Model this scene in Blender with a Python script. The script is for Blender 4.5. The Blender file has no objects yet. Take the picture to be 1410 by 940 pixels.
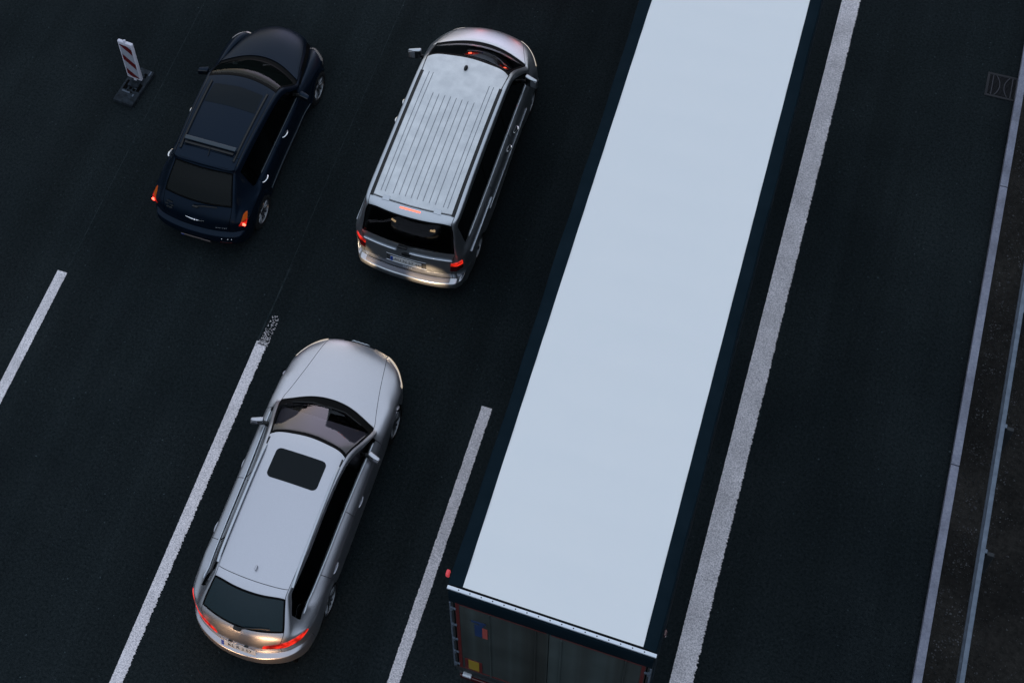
import bpy, bmesh, math, random
from mathutils import Vector, Matrix
from mathutils.bvhtree import BVHTree
R = math.radians
scene = bpy.context.scene
COL = scene.collection
random.seed(7)

# ------------------------------------------------------------ camera, world, sun, exposure
CAM_H, PITCH, YAW, ROLL, FPX, PPX, PPY = 24.960484, 37.427, 28.451, -9.247, 2398.878, 411.475, 52.012
cam_d = bpy.data.cameras.new('camera')
cam = bpy.data.objects.new('camera', cam_d)
COL.objects.link(cam)
cam.matrix_world = (Matrix.Translation((0, 0, CAM_H)) @ Matrix.Rotation(R(YAW), 4, 'Z')
                    @ Matrix.Rotation(R(PITCH), 4, 'X') @ Matrix.Rotation(R(ROLL), 4, 'Z'))
cam_d.sensor_width = 36.0
cam_d.lens = FPX * 36.0 / 1410.0
cam_d.shift_x = (705.0 - PPX) / 1410.0
cam_d.shift_y = (PPY - 470.0) / 1410.0
cam_d.clip_end = 3000
scene.camera = cam

SUN_EL, SUN_AZ = R(11), R(-15)
VEIL, VEIL_COL = .95, (1.09, 1.235, 1.45)
GLOW_AZ, GLOW_EL, GLOW_COL = R(-8), R(4), (3.2, 3.0, 4.1)
world = bpy.data.worlds.new('World')
scene.world = world
world.use_nodes = True
nt = world.node_tree
sky = nt.nodes.new('ShaderNodeTexSky')
sky.sky_type = 'NISHITA'
sky.sun_disc = False
sky.sun_elevation = SUN_EL
sky.sun_rotation = SUN_AZ
sky.air_density = 1.0
sky.dust_density = 1.0
sky.ozone_density = 2.0
# thin even cloud deck over the clear sky
veil = nt.nodes.new('ShaderNodeMix')
veil.data_type = 'RGBA'
veil.inputs[0].default_value = VEIL
nt.links.new(sky.outputs[0], veil.inputs[6])
# an overcast sky is brightest overhead: 1 + 2 sin(elevation)
tcv = nt.nodes.new('ShaderNodeTexCoord')
sep = nt.nodes.new('ShaderNodeSeparateXYZ')
nt.links.new(tcv.outputs['Generated'], sep.inputs[0])
mz = nt.nodes.new('ShaderNodeMapRange')
mz.inputs[1].default_value = 0; mz.inputs[2].default_value = 1; mz.inputs[3].default_value = .40; mz.inputs[4].default_value = 1.27
nt.links.new(sep.outputs['Z'], mz.inputs[0])
vs = nt.nodes.new('ShaderNodeVectorMath'); vs.operation = 'SCALE'
vs.inputs[0].default_value = VEIL_COL
nt.links.new(mz.outputs[0], vs.inputs['Scale'])
nt.links.new(vs.outputs[0], veil.inputs[7])
# lilac afterglow low in the sky ahead
tc = nt.nodes.new('ShaderNodeTexCoord')
dp = nt.nodes.new('ShaderNodeVectorMath'); dp.operation = 'DOT_PRODUCT'
dp.inputs[1].default_value = (math.sin(GLOW_AZ) * math.cos(GLOW_EL), math.cos(GLOW_AZ) * math.cos(GLOW_EL), math.sin(GLOW_EL))
nt.links.new(tc.outputs['Generated'], dp.inputs[0])
mr = nt.nodes.new('ShaderNodeMapRange'); mr.interpolation_type = 'SMOOTHSTEP'
mr.inputs[1].default_value = .945; mr.inputs[2].default_value = 1.0
nt.links.new(dp.outputs['Value'], mr.inputs[0])
gm = nt.nodes.new('ShaderNodeMix'); gm.data_type = 'RGBA'
gm.inputs[7].default_value = (*GLOW_COL, 1)
nt.links.new(mr.outputs[0], gm.inputs[0])
nt.links.new(veil.outputs[2], gm.inputs[6])
nt.links.new(gm.outputs[2], nt.nodes['Background'].inputs[0])
nt.nodes['Background'].inputs[1].default_value = 0.10
sun_d = bpy.data.lights.new('sun', 'SUN')
sun_d.energy = 0.06
sun_d.angle = R(75)
sun_d.color = (1.0, 0.97, 0.93)
sun = bpy.data.objects.new('sun', sun_d)
COL.objects.link(sun)
# sky sun direction: rotation measured from +Y clockwise seen from above
sd = Vector((math.sin(SUN_AZ) * math.cos(SUN_EL), math.cos(SUN_AZ) * math.cos(SUN_EL), math.sin(SUN_EL)))
sun.rotation_euler = (-sd).to_track_quat('-Z', 'Y').to_euler()
scene.view_settings.view_transform = 'Standard'
scene.view_settings.look = 'None'
scene.view_settings.gamma = 1
scene.view_settings.exposure = 2.60

# ------------------------------------------------------------ materials
def P(name, col, rough=0.5, metal=0.0, spec=0.5, coat=0.0, emis=None, estr=0.0, crough=0.05):
    m = bpy.data.materials.new(name)
    m.use_nodes = True
    b = m.node_tree.nodes['Principled BSDF']
    b.inputs['Base Color'].default_value = (*col, 1)
    b.inputs['Roughness'].default_value = rough
    b.inputs['Metallic'].default_value = metal
    b.inputs['Specular IOR Level'].default_value = spec
    b.inputs['Coat Weight'].default_value = coat
    b.inputs['Coat Roughness'].default_value = crough
    if emis:
        b.inputs['Emission Color'].default_value = (*emis, 1)
        b.inputs['Emission Strength'].default_value = estr
    return m

def nodes(m):
    return m.node_tree.nodes, m.node_tree.links, m.node_tree.nodes['Principled BSDF']

def noise_col(m, a, b, scale, detail=6, rough=0.6, lo=0.35, hi=0.65, coord='Object', bump=0.0, bscale=None, bdist=0.01):
    N, L, B = nodes(m)
    tc = N.new('ShaderNodeTexCoord')
    n = N.new('ShaderNodeTexNoise')
    n.inputs['Scale'].default_value = scale
    n.inputs['Detail'].default_value = detail
    n.inputs['Roughness'].default_value = rough
    L.new(tc.outputs[coord], n.inputs['Vector'])
    r = N.new('ShaderNodeValToRGB')
    r.color_ramp.elements[0].position = lo
    r.color_ramp.elements[0].color = (*a, 1)
    r.color_ramp.elements[1].position = hi
    r.color_ramp.elements[1].color = (*b, 1)
    L.new(n.outputs['Fac'], r.inputs['Fac'])
    L.new(r.outputs['Color'], B.inputs['Base Color'])
    if bump:
        n2 = N.new('ShaderNodeTexNoise')
        n2.inputs['Scale'].default_value = bscale or scale
        n2.inputs['Detail'].default_value = 3
        L.new(tc.outputs[coord], n2.inputs['Vector'])
        bp = N.new('ShaderNodeBump')
        bp.inputs['Strength'].default_value = bump
        bp.inputs['Distance'].default_value = bdist
        L.new(n2.outputs['Fac'], bp.inputs['Height'])
        L.new(bp.outputs['Normal'], B.inputs['Normal'])
    return r

def mixmul(m, scale, lo, hi, a, b, detail=2):
    """multiply the base colour by a second, larger noise"""
    N, L, B = nodes(m)
    src = B.inputs['Base Color'].links[0].from_socket
    tc = N.new('ShaderNodeTexCoord')
    n = N.new('ShaderNodeTexNoise')
    n.inputs['Scale'].default_value = scale
    n.inputs['Detail'].default_value = detail
    L.new(tc.outputs['Object'], n.inputs['Vector'])
    r = N.new('ShaderNodeValToRGB')
    r.color_ramp.elements[0].position = lo
    r.color_ramp.elements[0].color = (*a, 1)
    r.color_ramp.elements[1].position = hi
    r.color_ramp.elements[1].color = (*b, 1)
    L.new(n.outputs['Fac'], r.inputs['Fac'])
    mx = N.new('ShaderNodeMix')
    mx.data_type = 'RGBA'
    mx.blend_type = 'MULTIPLY'
    mx.inputs[0].default_value = 1
    L.new(src, mx.inputs[6])
    L.new(r.outputs['Color'], mx.inputs[7])
    L.new(mx.outputs[2], B.inputs['Base Color'])

M = {}
M['asphalt'] = P('asphalt', (.006, .010, .013), .95, spec=.05)
noise_col(M['asphalt'], (.0012, .0036, .0047), (.0205, .0268, .0295), 24, 6, 1.0, .37, .66, bump=.5, bscale=120, bdist=.006)
def flecks(m, scale, lo, hi, gain):
    N, L, B = nodes(m)
    src = B.inputs['Base Color'].links[0].from_socket
    tc = N.new('ShaderNodeTexCoord')
    n = N.new('ShaderNodeTexNoise'); n.inputs['Scale'].default_value = scale; n.inputs['Detail'].default_value = 1
    L.new(tc.outputs['Object'], n.inputs['Vector'])
    mp = N.new('ShaderNodeMapRange'); mp.inputs[1].default_value = lo; mp.inputs[2].default_value = hi; mp.inputs[3].default_value = 1; mp.inputs[4].default_value = gain
    L.new(n.outputs['Fac'], mp.inputs[0])
    mx = N.new('ShaderNodeVectorMath'); mx.operation = 'SCALE'
    L.new(src, mx.inputs[0]); L.new(mp.outputs[0], mx.inputs['Scale']); L.new(mx.outputs[0], B.inputs['Base Color'])
flecks(M['asphalt'], 26, .72, .82, 4.0)
flecks(M['asphalt'], 14, .765, .82, 4.0)
def streaks(m, scale, lo, hi):
    N, L, B = nodes(m)
    src = B.inputs['Base Color'].links[0].from_socket
    tc = N.new('ShaderNodeTexCoord'); mp0 = N.new('ShaderNodeMapping'); mp0.inputs['Scale'].default_value = (1, .03, 1)
    L.new(tc.outputs['Object'], mp0.inputs[0])
    n = N.new('ShaderNodeTexNoise'); n.inputs['Scale'].default_value = scale; n.inputs['Detail'].default_value = 4
    L.new(mp0.outputs[0], n.inputs['Vector'])
    mp = N.new('ShaderNodeMapRange'); mp.inputs[1].default_value = .3; mp.inputs[2].default_value = .7; mp.inputs[3].default_value = lo; mp.inputs[4].default_value = hi
    L.new(n.outputs['Fac'], mp.inputs[0])
    mx = N.new('ShaderNodeVectorMath'); mx.operation = 'SCALE'
    L.new(src, mx.inputs[0]); L.new(mp.outputs[0], mx.inputs['Scale']); L.new(mx.outputs[0], B.inputs['Base Color'])
streaks(M['asphalt'], 1.6, .80, 1.2)
mixmul(M['asphalt'], .35, .35, .7, (.72, .74, .76), (1.25, 1.22, 1.2), 5)
M['soil'] = P('soil', (.012, .013, .012), .95, spec=.1)
noise_col(M['soil'], (.0060, .0064, .0062), (.026, .0255, .0245), 14, 8, .75, .3, .72, bump=.8, bscale=40, bdist=.02)
mixmul(M['soil'], 1.1, .35, .7, (.55, .55, .55), (1.3, 1.25, 1.2), 4)
M['gravel'] = P('gravel', (.06, .062, .066), .9, spec=.2)
noise_col(M['gravel'], (.014, .015, .016), (.075, .077, .083), 3.1, 1, .5, .35, .7)

def marking(name, base, wear):
    m = P(name, base, .85, spec=.2)
    N, L, B = nodes(m)
    tc = N.new('ShaderNodeTexCoord')
    n = N.new('ShaderNodeTexNoise'); n.inputs['Scale'].default_value = 55; n.inputs['Detail'].default_value = 3
    n.inputs['Roughness'].default_value = .75
    L.new(tc.outputs['Object'], n.inputs['Vector'])
    r = N.new('ShaderNodeValToRGB')
    e = r.color_ramp.elements
    e[0].position = .36; e[0].color = (base[0]*.38, base[1]*.4, base[2]*.42, 1)
    e[1].position = .62; e[1].color = (*base, 1)
    L.new(n.outputs['Fac'], r.inputs['Fac'])
    n2 = N.new('ShaderNodeTexNoise'); n2.inputs['Scale'].default_value = 2.2; n2.inputs['Detail'].default_value = 4
    L.new(tc.outputs['Object'], n2.inputs['Vector'])
    r2 = N.new('ShaderNodeValToRGB')
    r2.color_ramp.elements[0].position = .3; r2.color_ramp.elements[0].color = (wear, wear, wear, 1)
    r2.color_ramp.elements[1].position = .7; r2.color_ramp.elements[1].color = (1.1, 1.1, 1.1, 1)
    L.new(n2.outputs['Fac'], r2.inputs['Fac'])
    mx = N.new('ShaderNodeMix'); mx.data_type = 'RGBA'; mx.blend_type = 'MULTIPLY'; mx.inputs[0].default_value = 1
    L.new(r.outputs['Color'], mx.inputs[6]); L.new(r2.outputs['Color'], mx.inputs[7])
    L.new(mx.outputs[2], B.inputs['Base Color'])
    bp = N.new('ShaderNodeBump'); bp.inputs['Strength'].default_value = .7; bp.inputs['Distance'].default_value = .006
    L.new(n.outputs['Fac'], bp.inputs['Height']); L.new(bp.outputs['Normal'], B.inputs['Normal'])
    return m
M['marking'] = marking('marking', (.80, .76, .79), .84)
M['seam'] = P('seam', (.022, .03, .034), .9, spec=.1)
noise_col(M['seam'], (.006, .011, .013), (.045, .058, .064), 5, 10, .95, .45, .72)
M['kerb'] = P('kerb', (.13, .14, .19), .9, spec=.2)
noise_col(M['kerb'], (.17, .185, .25), (.28, .295, .36), 30, 6, .7, .3, .7, bump=.3, bscale=90, bdist=.004)
mixmul(M['kerb'], 2.5, .3, .62, (.72, .72, .72), (1.08, 1.08, 1.08), 6)
M['galv'] = P('galvanised', (.12, .16, .24), .55, .35, .4)
noise_col(M['galv'], (.08, .105, .14), (.135, .17, .22), 9, 5, .6, .3, .7)
M['post'] = P('post_steel', (.02, .024, .028), .7, .3)
M['cast_iron'] = P('cast_iron', (.015, .017, .021), .7, .2, .3)
M['rib'] = P('grate_rib', (.034, .036, .046), .7, .2)
M['black'] = P('black', (.0022, .0028, .0034), .6, spec=.2)
M['liner'] = P('liner', (.0015, .0018, .002), .9, spec=.05)
M['rubber'] = P('rubber', (.006, .0075, .009), .85, spec=.2)
M['trim'] = P('black_trim', (.004, .0055, .007), .35, spec=.35)
M['frit'] = P('black_frit', (.0018, .0022, .0026), .5, spec=.06)
M['chrome'] = P('chrome', (.75, .77, .8), .12, 1.0)
M['alloy'] = P('alloy', (.16, .17, .185), .38, 1.0)

def paint(name, col, metal, rough, coat=.25):
    m = P(name, col, rough, metal, .5, coat, crough=.22)
    N, L, B = nodes(m)
    tc = N.new('ShaderNodeTexCoord')
    n = N.new('ShaderNodeTexNoise'); n.inputs['Scale'].default_value = 170; n.inputs['Detail'].default_value = 4; n.inputs['Roughness'].default_value = .8
    L.new(tc.outputs['Object'], n.inputs['Vector'])
    r = N.new('ShaderNodeValToRGB')
    r.color_ramp.elements[0].position = .3; r.color_ramp.elements[0].color = (*[c * .86 for c in col], 1)
    r.color_ramp.elements[1].position = .7; r.color_ramp.elements[1].color = (*[min(1, c * 1.12) for c in col], 1)
    L.new(n.outputs['Fac'], r.inputs['Fac']); L.new(r.outputs['Color'], B.inputs['Base Color'])
    return m
M['silver'] = paint('silver_paint', (.478, .488, .535), .95, .36)
M['silver_van'] = paint('silver_van_paint', (.465, .495, .535), .95, .36)
M['navy'] = paint('navy_paint', (.0016, .0046, .0105), .1, .38, .06)
M['navy'].node_tree.nodes['Principled BSDF'].inputs['Specular IOR Level'].default_value = .22
M['navy'].node_tree.nodes['Principled BSDF'].inputs['Specular Tint'].default_value = (.42, .65, 1, 1)
M['roof_dirt'] = paint('dusty_roof_paint', (.60, .625, .65), .5, .5, .2)
N, L, B = nodes(M['roof_dirt'])
mixmul(M['roof_dirt'], 5.0, .36, .66, (.86, .87, .88), (1.03, 1.03, 1.03), 12)

def glass(name, tint, refl=1.0, opacity=.0, rough=.02, body=(.003, .004, .005)):
    """thin tinted pane: dark film + clear reflection"""
    m = bpy.data.materials.new(name); m.use_nodes = True
    t = m.node_tree; t.nodes.clear()
    out = t.nodes.new('ShaderNodeOutputMaterial')
    tr = t.nodes.new('ShaderNodeBsdfTransparent'); tr.inputs[0].default_value = (*tint, 1)
    df = t.nodes.new('ShaderNodeBsdfDiffuse'); df.inputs[0].default_value = (*body, 1)
    m1 = t.nodes.new('ShaderNodeMixShader'); m1.inputs[0].default_value = opacity
    t.links.new(tr.outputs[0], m1.inputs[1]); t.links.new(df.outputs[0], m1.inputs[2])
    gl = t.nodes.new('ShaderNodeBsdfGlossy'); gl.inputs['Roughness'].default_value = rough
    gl.inputs[0].default_value = (refl, refl, refl, 1)
    fr = t.nodes.new('ShaderNodeFresnel'); fr.inputs[0].default_value = 1.5
    m2 = t.nodes.new('ShaderNodeMixShader')
    t.links.new(fr.outputs[0], m2.inputs[0]); t.links.new(m1.outputs[0], m2.inputs[1]); t.links.new(gl.outputs[0], m2.inputs[2])
    t.links.new(m2.outputs[0], out.inputs[0])
    return m
M['glass'] = glass('window_glass', (.30, .33, .34))
M['privacy'] = glass('privacy_glass', (.06, .065, .07), opacity=.3)
M['rg_van'] = glass('rear_glass_van', (.22, .23, .24), opacity=.1, refl=.5)
M['ws_wagon'] = glass('windscreen_glass_wagon', (.5, .5, .54))
M['rg_wagon'] = glass('rear_glass_wagon', (.15, .2, .22), opacity=.75, body=(.007, .023, .031), refl=.5)  # teal body colour paints in the reflected sky
M['seat'] = P('seat_cloth', (.006, .0065, .007), .9, spec=.1)
M['dash'] = P('dash_plastic', (.012, .013, .014), .8, spec=.15)
M['dash_pale'] = P('dash_painted_reflection', (.23, .21, .235), .9, spec=.1)  # pale lilac imitates the reflection on the wagon's windscreen
M['dash_tan'] = P('dash_tray_tan', (.20, .14, .07), .9, spec=.1)
M['skin'] = P('skin', (.16, .12, .10), .7)

def lamp_red(name, base, hot, strength, scale=60):
    m = P(name, base, .15, spec=.5, coat=.6)
    N, L, B = nodes(m)
    tc = N.new('ShaderNodeTexCoord')
    n = N.new('ShaderNodeTexVoronoi'); n.inputs['Scale'].default_value = scale
    L.new(tc.outputs['Object'], n.inputs['Vector'])
    n2 = N.new('ShaderNodeTexNoise'); n2.inputs['Scale'].default_value = 9; n2.inputs['Detail'].default_value = 2
    L.new(tc.outputs['Object'], n2.inputs['Vector'])
    r = N.new('ShaderNodeValToRGB')
    r.color_ramp.elements[0].position = .38; r.color_ramp.elements[0].color = (.10, .10, .10, 1)
    r.color_ramp.elements[1].position = .62; r.color_ramp.elements[1].color = (1, 1, 1, 1)
    L.new(n2.outputs['Fac'], r.inputs['Fac'])
    ma = N.new('ShaderNodeMath'); ma.operation = 'MULTIPLY_ADD'
    L.new(n.outputs['Distance'], ma.inputs[0]); ma.inputs[1].default_value = -.6; ma.inputs[2].default_value = 1.1
    mb = N.new('ShaderNodeMath'); mb.operation = 'MULTIPLY'
    L.new(r.outputs['Color'], mb.inputs[0]); L.new(ma.outputs[0], mb.inputs[1])
    mc = N.new('ShaderNodeMath'); mc.operation = 'MULTIPLY'; mc.inputs[1].default_value = strength
    L.new(mb.outputs[0], mc.inputs[0]); L.new(mc.outputs[0], B.inputs['Emission Strength'])
    B.inputs['Emission Color'].default_value = (*hot, 1)
    return m
M['lamp_red'] = lamp_red('tail_lamp_lit', (.16, .004, .003), (1, .03, .014), .24)
M['lamp_dark'] = P('tail_lamp_dark', (.05, .002, .003), .15, coat=.6)
M['lamp_amber'] = P('amber_lens', (.20, .04, .004), .2, coat=.4, emis=(1, .16, .015), estr=.022)
M['lamp_hot'] = P('tail_lamp_bulb', (.4, .01, .01), .2, emis=(1, .05, .03), estr=1.6)
M['bulb_hot'] = P('lamp_bulb', (.8, .3, .2), .2, emis=(1, .32, .16), estr=4)
M['brake_on'] = P('high_brake_lamp_lit', (.4, .03, .02), .3, emis=(1, .10, .05), estr=.55)
M['headlamp'] = P('headlamp_lens', (.42, .42, .44), .12, .5, .6, .8, emis=(1, .82, .60), estr=.085)
M['head_bulb'] = P('headlamp_bulb', (.9, .8, .6), .2, emis=(1, .78, .5), estr=2.2)
M['plate'] = P('plate_white', (.5, .5, .5), .5)
M['plate_dim'] = P('plate_shaded', (.12, .10, .10), .6)  # plate darkened in its colour for the shade under the bumper
M['plate_blue'] = P('plate_blue', (.01, .05, .30), .5)
M['plate_ink'] = P('plate_ink', (.01, .01, .012), .6)
M['cabin_lamp'] = P('cabin_lamp', (.6, .5, .35), .4, emis=(1, .66, .34), estr=.30)
M['red_led'] = P('dash_led', (.4, .02, .02), .4, emis=(1, .04, .02), estr=1.2)
M['mesh_grey'] = P('bumper_step', (.17, .175, .205), .75, spec=.2)
# trailer
M['tarp'] = P('tarp_white', (.66, .705, .76), .62, spec=.25)
noise_col(M['tarp'], (.685, .715, .735), (.705, .727, .740), 1.3, 8, .8, .3, .7, bump=.10, bscale=60, bdist=.004)
M['curtain'] = P('curtain_navy', (.0055, .0125, .0185), .7, spec=.03)
noise_col(M['curtain'], (.0034, .0098, .0150), (.0055, .0130, .0195), 2.5, 5, .6, .3, .7)
M['alu'] = P('aluminium_rail', (.62, .67, .74), .4, .5, .5)
M['door_dark'] = P('trailer_door', (.026, .028, .026), .7, spec=.15)
def door_mat():
    m = M['door_dark']; N, L, B = nodes(m)
    tc = N.new('ShaderNodeTexCoord'); sp = N.new('ShaderNodeSeparateXYZ'); L.new(tc.outputs['Object'], sp.inputs[0])
    n = N.new('ShaderNodeTexNoise'); n.noise_dimensions = '1D'; n.inputs['Scale'].default_value = 2.4; n.inputs['Detail'].default_value = 4
    L.new(sp.outputs['X'], n.inputs['W'])
    r = N.new('ShaderNodeValToRGB')
    r.color_ramp.elements[0].position = .38; r.color_ramp.elements[0].color = (.030, .034, .032, 1)
    r.color_ramp.elements[1].position = .62; r.color_ramp.elements[1].color = (.052, .068, .069, 1)
    L.new(n.outputs['Fac'], r.inputs['Fac']); L.new(r.outputs['Color'], B.inputs['Base Color'])
door_mat()
mixmul(M['door_dark'], 1.2, .3, .7, (.7, .7, .7), (1.15, 1.15, 1.15), 6)
M['red_tape'] = P('red_tape', (.085, .006, .006), .6)
M['sticker_red'] = P('sticker_red', (.34, .065, .055), .6)
M['sticker_blue'] = P('sticker_blue', (.008, .03, .10), .6)
M['sticker_yellow'] = P('sticker_yellow', (.26, .18, .015), .6)
M['marker_red'] = P('marker_red', (.38, .03, .05), .4, emis=(1, .1, .12), estr=.06)
M['white_plastic'] = P('white_plastic', (.55, .55, .63), .5, spec=.3)
M['beacon_white'] = P('beacon_white_sheeting', (.30, .32, .38), .5, spec=.3)
M['beacon_red'] = P('beacon_red_sheeting', (.10, .009, .011), .5, spec=.2)
M['base_rubber'] = P('recycled_rubber', (.012, .017, .022), .9, spec=.15)
noise_col(M['base_rubber'], (.006, .009, .012), (.024, .032, .042), 11, 8, .7, .35, .65, bump=.5, bscale=30, bdist=.01)
M['concrete_dust'] = P('pale_dust', (.07, .09, .12), .95)

# ------------------------------------------------------------ mesh helpers
def link_mesh(name, verts, faces, mats, parent=None, smooth=False, fm=None):
    me = bpy.data.meshes.new(name)
    me.from_pydata([tuple(v) for v in verts], [], faces)
    for m in (mats if isinstance(mats, (list, tuple)) else [mats]):
        me.materials.append(m)
    if fm:
        me.polygons.foreach_set('material_index', fm)
    if smooth:
        me.polygons.foreach_set('use_smooth', [True] * len(me.polygons))
    me.update()
    o = bpy.data.objects.new(name, me)
    COL.objects.link(o)
    if parent:
        o.parent = parent
    return o

def from_bm(name, bm, mats, parent=None, smooth=True, angle=40):
    me = bpy.data.meshes.new(name)
    bm.normal_update()
    for f in bm.faces:
        f.smooth = smooth
    if smooth:
        for e in bm.edges:
            if len(e.link_faces) == 2 and e.calc_face_angle(0) > R(angle):
                e.smooth = False
    bm.to_mesh(me); bm.free()
    for m in (mats if isinstance(mats, (list, tuple)) else [mats]):
        me.materials.append(m)
    o = bpy.data.objects.new(name, me)
    COL.objects.link(o)
    if parent:
        o.parent = parent
    return o

def box(bm, c, s, bev=0.0, rot=None, seg=2, mi=0):
    d = bmesh.new()
    bmesh.ops.create_cube(d, size=1)
    bmesh.ops.scale(d, vec=s, verts=d.verts)
    if bev:
        bmesh.ops.bevel(d, geom=d.edges[:], offset=min(bev, min(s) * .49), segments=seg, affect='EDGES', profile=.6)
    if rot is not None:
        bmesh.ops.transform(d, matrix=rot.to_4x4(), verts=d.verts)
    bmesh.ops.translate(d, vec=c, verts=d.verts)
    for f in d.faces:
        f.material_index = mi
    t = bpy.data.meshes.new('t'); d.to_mesh(t); d.free()
    bm.from_mesh(t); bpy.data.meshes.remove(t)

def tube(bm, pts, r, n=8, caps=True):
    pts = [Vector(p) for p in pts]
    rings = []
    for i, p in enumerate(pts):
        t = (pts[min(i + 1, len(pts) - 1)] - pts[max(i - 1, 0)]).normalized()
        a = t.cross(Vector((0, 0, 1)))
        if a.length < 1e-3:
            a = t.cross(Vector((0, 1, 0)))
        a.normalize(); b = t.cross(a)
        rr = r[i] if isinstance(r, (list, tuple)) else r
        rings.append([bm.verts.new(p + (a * math.cos(k * math.tau / n) + b * math.sin(k * math.tau / n)) * rr) for k in range(n)])
    for i in range(len(rings) - 1):
        for k in range(n):
            bm.faces.new((rings[i][k], rings[i][(k + 1) % n], rings[i + 1][(k + 1) % n], rings[i + 1][k]))
    if caps:
        bm.faces.new(rings[0][::-1]); bm.faces.new(rings[-1])

def lathe_x(bm, prof, n=32, cx=0, cy=0, cz=0, mi=0):
    """profile of (axial x, radius) swept round the X axis"""
    rings = []
    for (x, r) in prof:
        rings.append([bm.verts.new((cx + x, cy + r * math.cos(k * math.tau / n), cz + r * math.sin(k * math.tau / n))) for k in range(n)])
    for i in range(len(rings) - 1):
        for k in range(n):
            f = bm.faces.new((rings[i][k], rings[i + 1][k], rings[i + 1][(k + 1) % n], rings[i][(k + 1) % n]))
            f.material_index = mi
    return rings

def empty(name, loc, label, cat, rz=0, group=None):
    o = bpy.data.objects.new(name, None)
    o.empty_display_size = .3
    COL.objects.link(o)
    o.location = loc; o.rotation_euler = (0, 0, rz)
    o['label'] = label; o['category'] = cat
    if group:
        o['group'] = group
    return o

def tag(o, label=None, cat=None, group=None, kind=None):
    if label: o['label'] = label
    if cat: o['category'] = cat
    if group: o['group'] = group
    if kind: o['kind'] = kind
    return o

def text_mesh(name, txt, size, mat, parent, mat4, ext=.001):
    cu = bpy.data.curves.new('txt', 'FONT')
    cu.body = txt; cu.size = size; cu.extrude = ext; cu.align_x = 'CENTER'; cu.align_y = 'CENTER'
    t = bpy.data.objects.new('txt', cu)
    COL.objects.link(t)
    bpy.context.view_layer.update()
    me = bpy.data.meshes.new_from_object(t.evaluated_get(bpy.context.evaluated_depsgraph_get()))
    COL.objects.unlink(t); bpy.data.objects.remove(t)
    me.transform(mat4); me.materials.clear(); me.materials.append(mat)
    o = bpy.data.objects.new(name, me); COL.objects.link(o); o.parent = parent
    return o

# ------------------------------------------------------------ the road
def sheet(name, x0, x1, y0, y1, z, mat, thick=0.0, nx=1, ny=1):
    bm = bmesh.new()
    vs = [[bm.verts.new((x0 + (x1 - x0) * i / nx, y0 + (y1 - y0) * j / ny, z)) for i in range(nx + 1)] for j in range(ny + 1)]
    for j in range(ny):
        for i in range(nx):
            bm.faces.new((vs[j][i], vs[j][i + 1], vs[j + 1][i + 1], vs[j + 1][i]))
    o = from_bm(name, bm, mat, smooth=False)
    o['kind'] = 'structure'
    return o
sheet('ground', -600, 600, -600, 900, -.012, M['soil'])
sheet('road', -18.6, 2.93, -120, 260, 0, M['asphalt'])
# verge: gently uneven strip of earth behind the kerb
def verge_z(x, y):
    return .07 + .022 * math.sin(x * 5.1 + y * 1.7) * math.sin(y * 2.3 - x)
def verge():
    bm = bmesh.new()
    xs = [3.03 + .09 * i for i in range(20)] + [5 + .5 * i for i in range(10)] + [14, 24]
    ys = [-60, -20, 0, 4, 6] + [7 + .12 * j for j in range(150)] + [26, 30, 45, 90, 200]
    rnd = random.Random(3)
    vs = []
    for y in ys:
        row = []
        for i, x in enumerate(xs):
            z = .095 if i == 0 else .07 + .022 * math.sin(x * 5.1 + y * 1.7) * math.sin(y * 2.3 - x) + rnd.uniform(-.006, .006)
            row.append(bm.verts.new((x, y, z)))
        vs.append(row)
    for j in range(len(ys) - 1):
        for i in range(len(xs) - 1):
            bm.faces.new((vs[j][i], vs[j][i + 1], vs[j + 1][i + 1], vs[j + 1][i]))
    o = from_bm('verge', bm, M['soil'], smooth=True)
    o['kind'] = 'structure'
verge()
def stones():
    bm = bmesh.new()
    rnd = random.Random(11)
    for k in range(9000):
        y = rnd.uniform(6.5, 24)
        x = 3.06 + abs(rnd.gauss(0, .42)) if rnd.random() < .55 else rnd.uniform(3.06, 4.9)
        r = rnd.choice((.005, .006, .007, .008, .010, .014)) * rnd.uniform(.7, 1.25)
        if rnd.random() < .012: r *= 2
        d = [Vector((rnd.uniform(.6, 1.3) * sx, rnd.uniform(.6, 1.3) * sy, rnd.uniform(.5, .9) * sz)) * r for sx, sy, sz in
             ((1, 0, 0), (-1, 0, 0), (0, 1, 0), (0, -1, 0), (0, 0, 1), (0, 0, -1))]
        a = rnd.uniform(0, 6.28); mt = Matrix.Rotation(a, 3, 'Z')
        vs = [bm.verts.new(mt @ q + Vector((x, y, verge_z(x, y) + r * .2))) for q in d]
        for f in ((0, 2, 4), (2, 1, 4), (1, 3, 4), (3, 0, 4), (2, 0, 5), (1, 2, 5), (3, 1, 5), (0, 3, 5)):
            bm.faces.new([vs[i] for i in f])
    o = from_bm('gravel', bm, M['gravel'], smooth=False)
    o['kind'] = 'stuff'
    o['label'] = 'loose gravel scattered over the dark verge beside the kerb'
    o['category'] = 'gravel'
stones()
# kerb: 5 m stones in a row with thin open joints
def kerb():
    bm = bmesh.new()
    y = 12.234 - 5 * 12
    while y < 150:
        box(bm, (2.978, y + 2.5, .02), (.118, 4.985, .20), .012, seg=2)
        y += 5
    o = from_bm('kerb', bm, M['kerb'], smooth=True)
    o['kind'] = 'structure'
    o = sheet('kerb_bedding', 2.925, 3.04, -60, 160, .03, M['soil'])
kerb()

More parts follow.
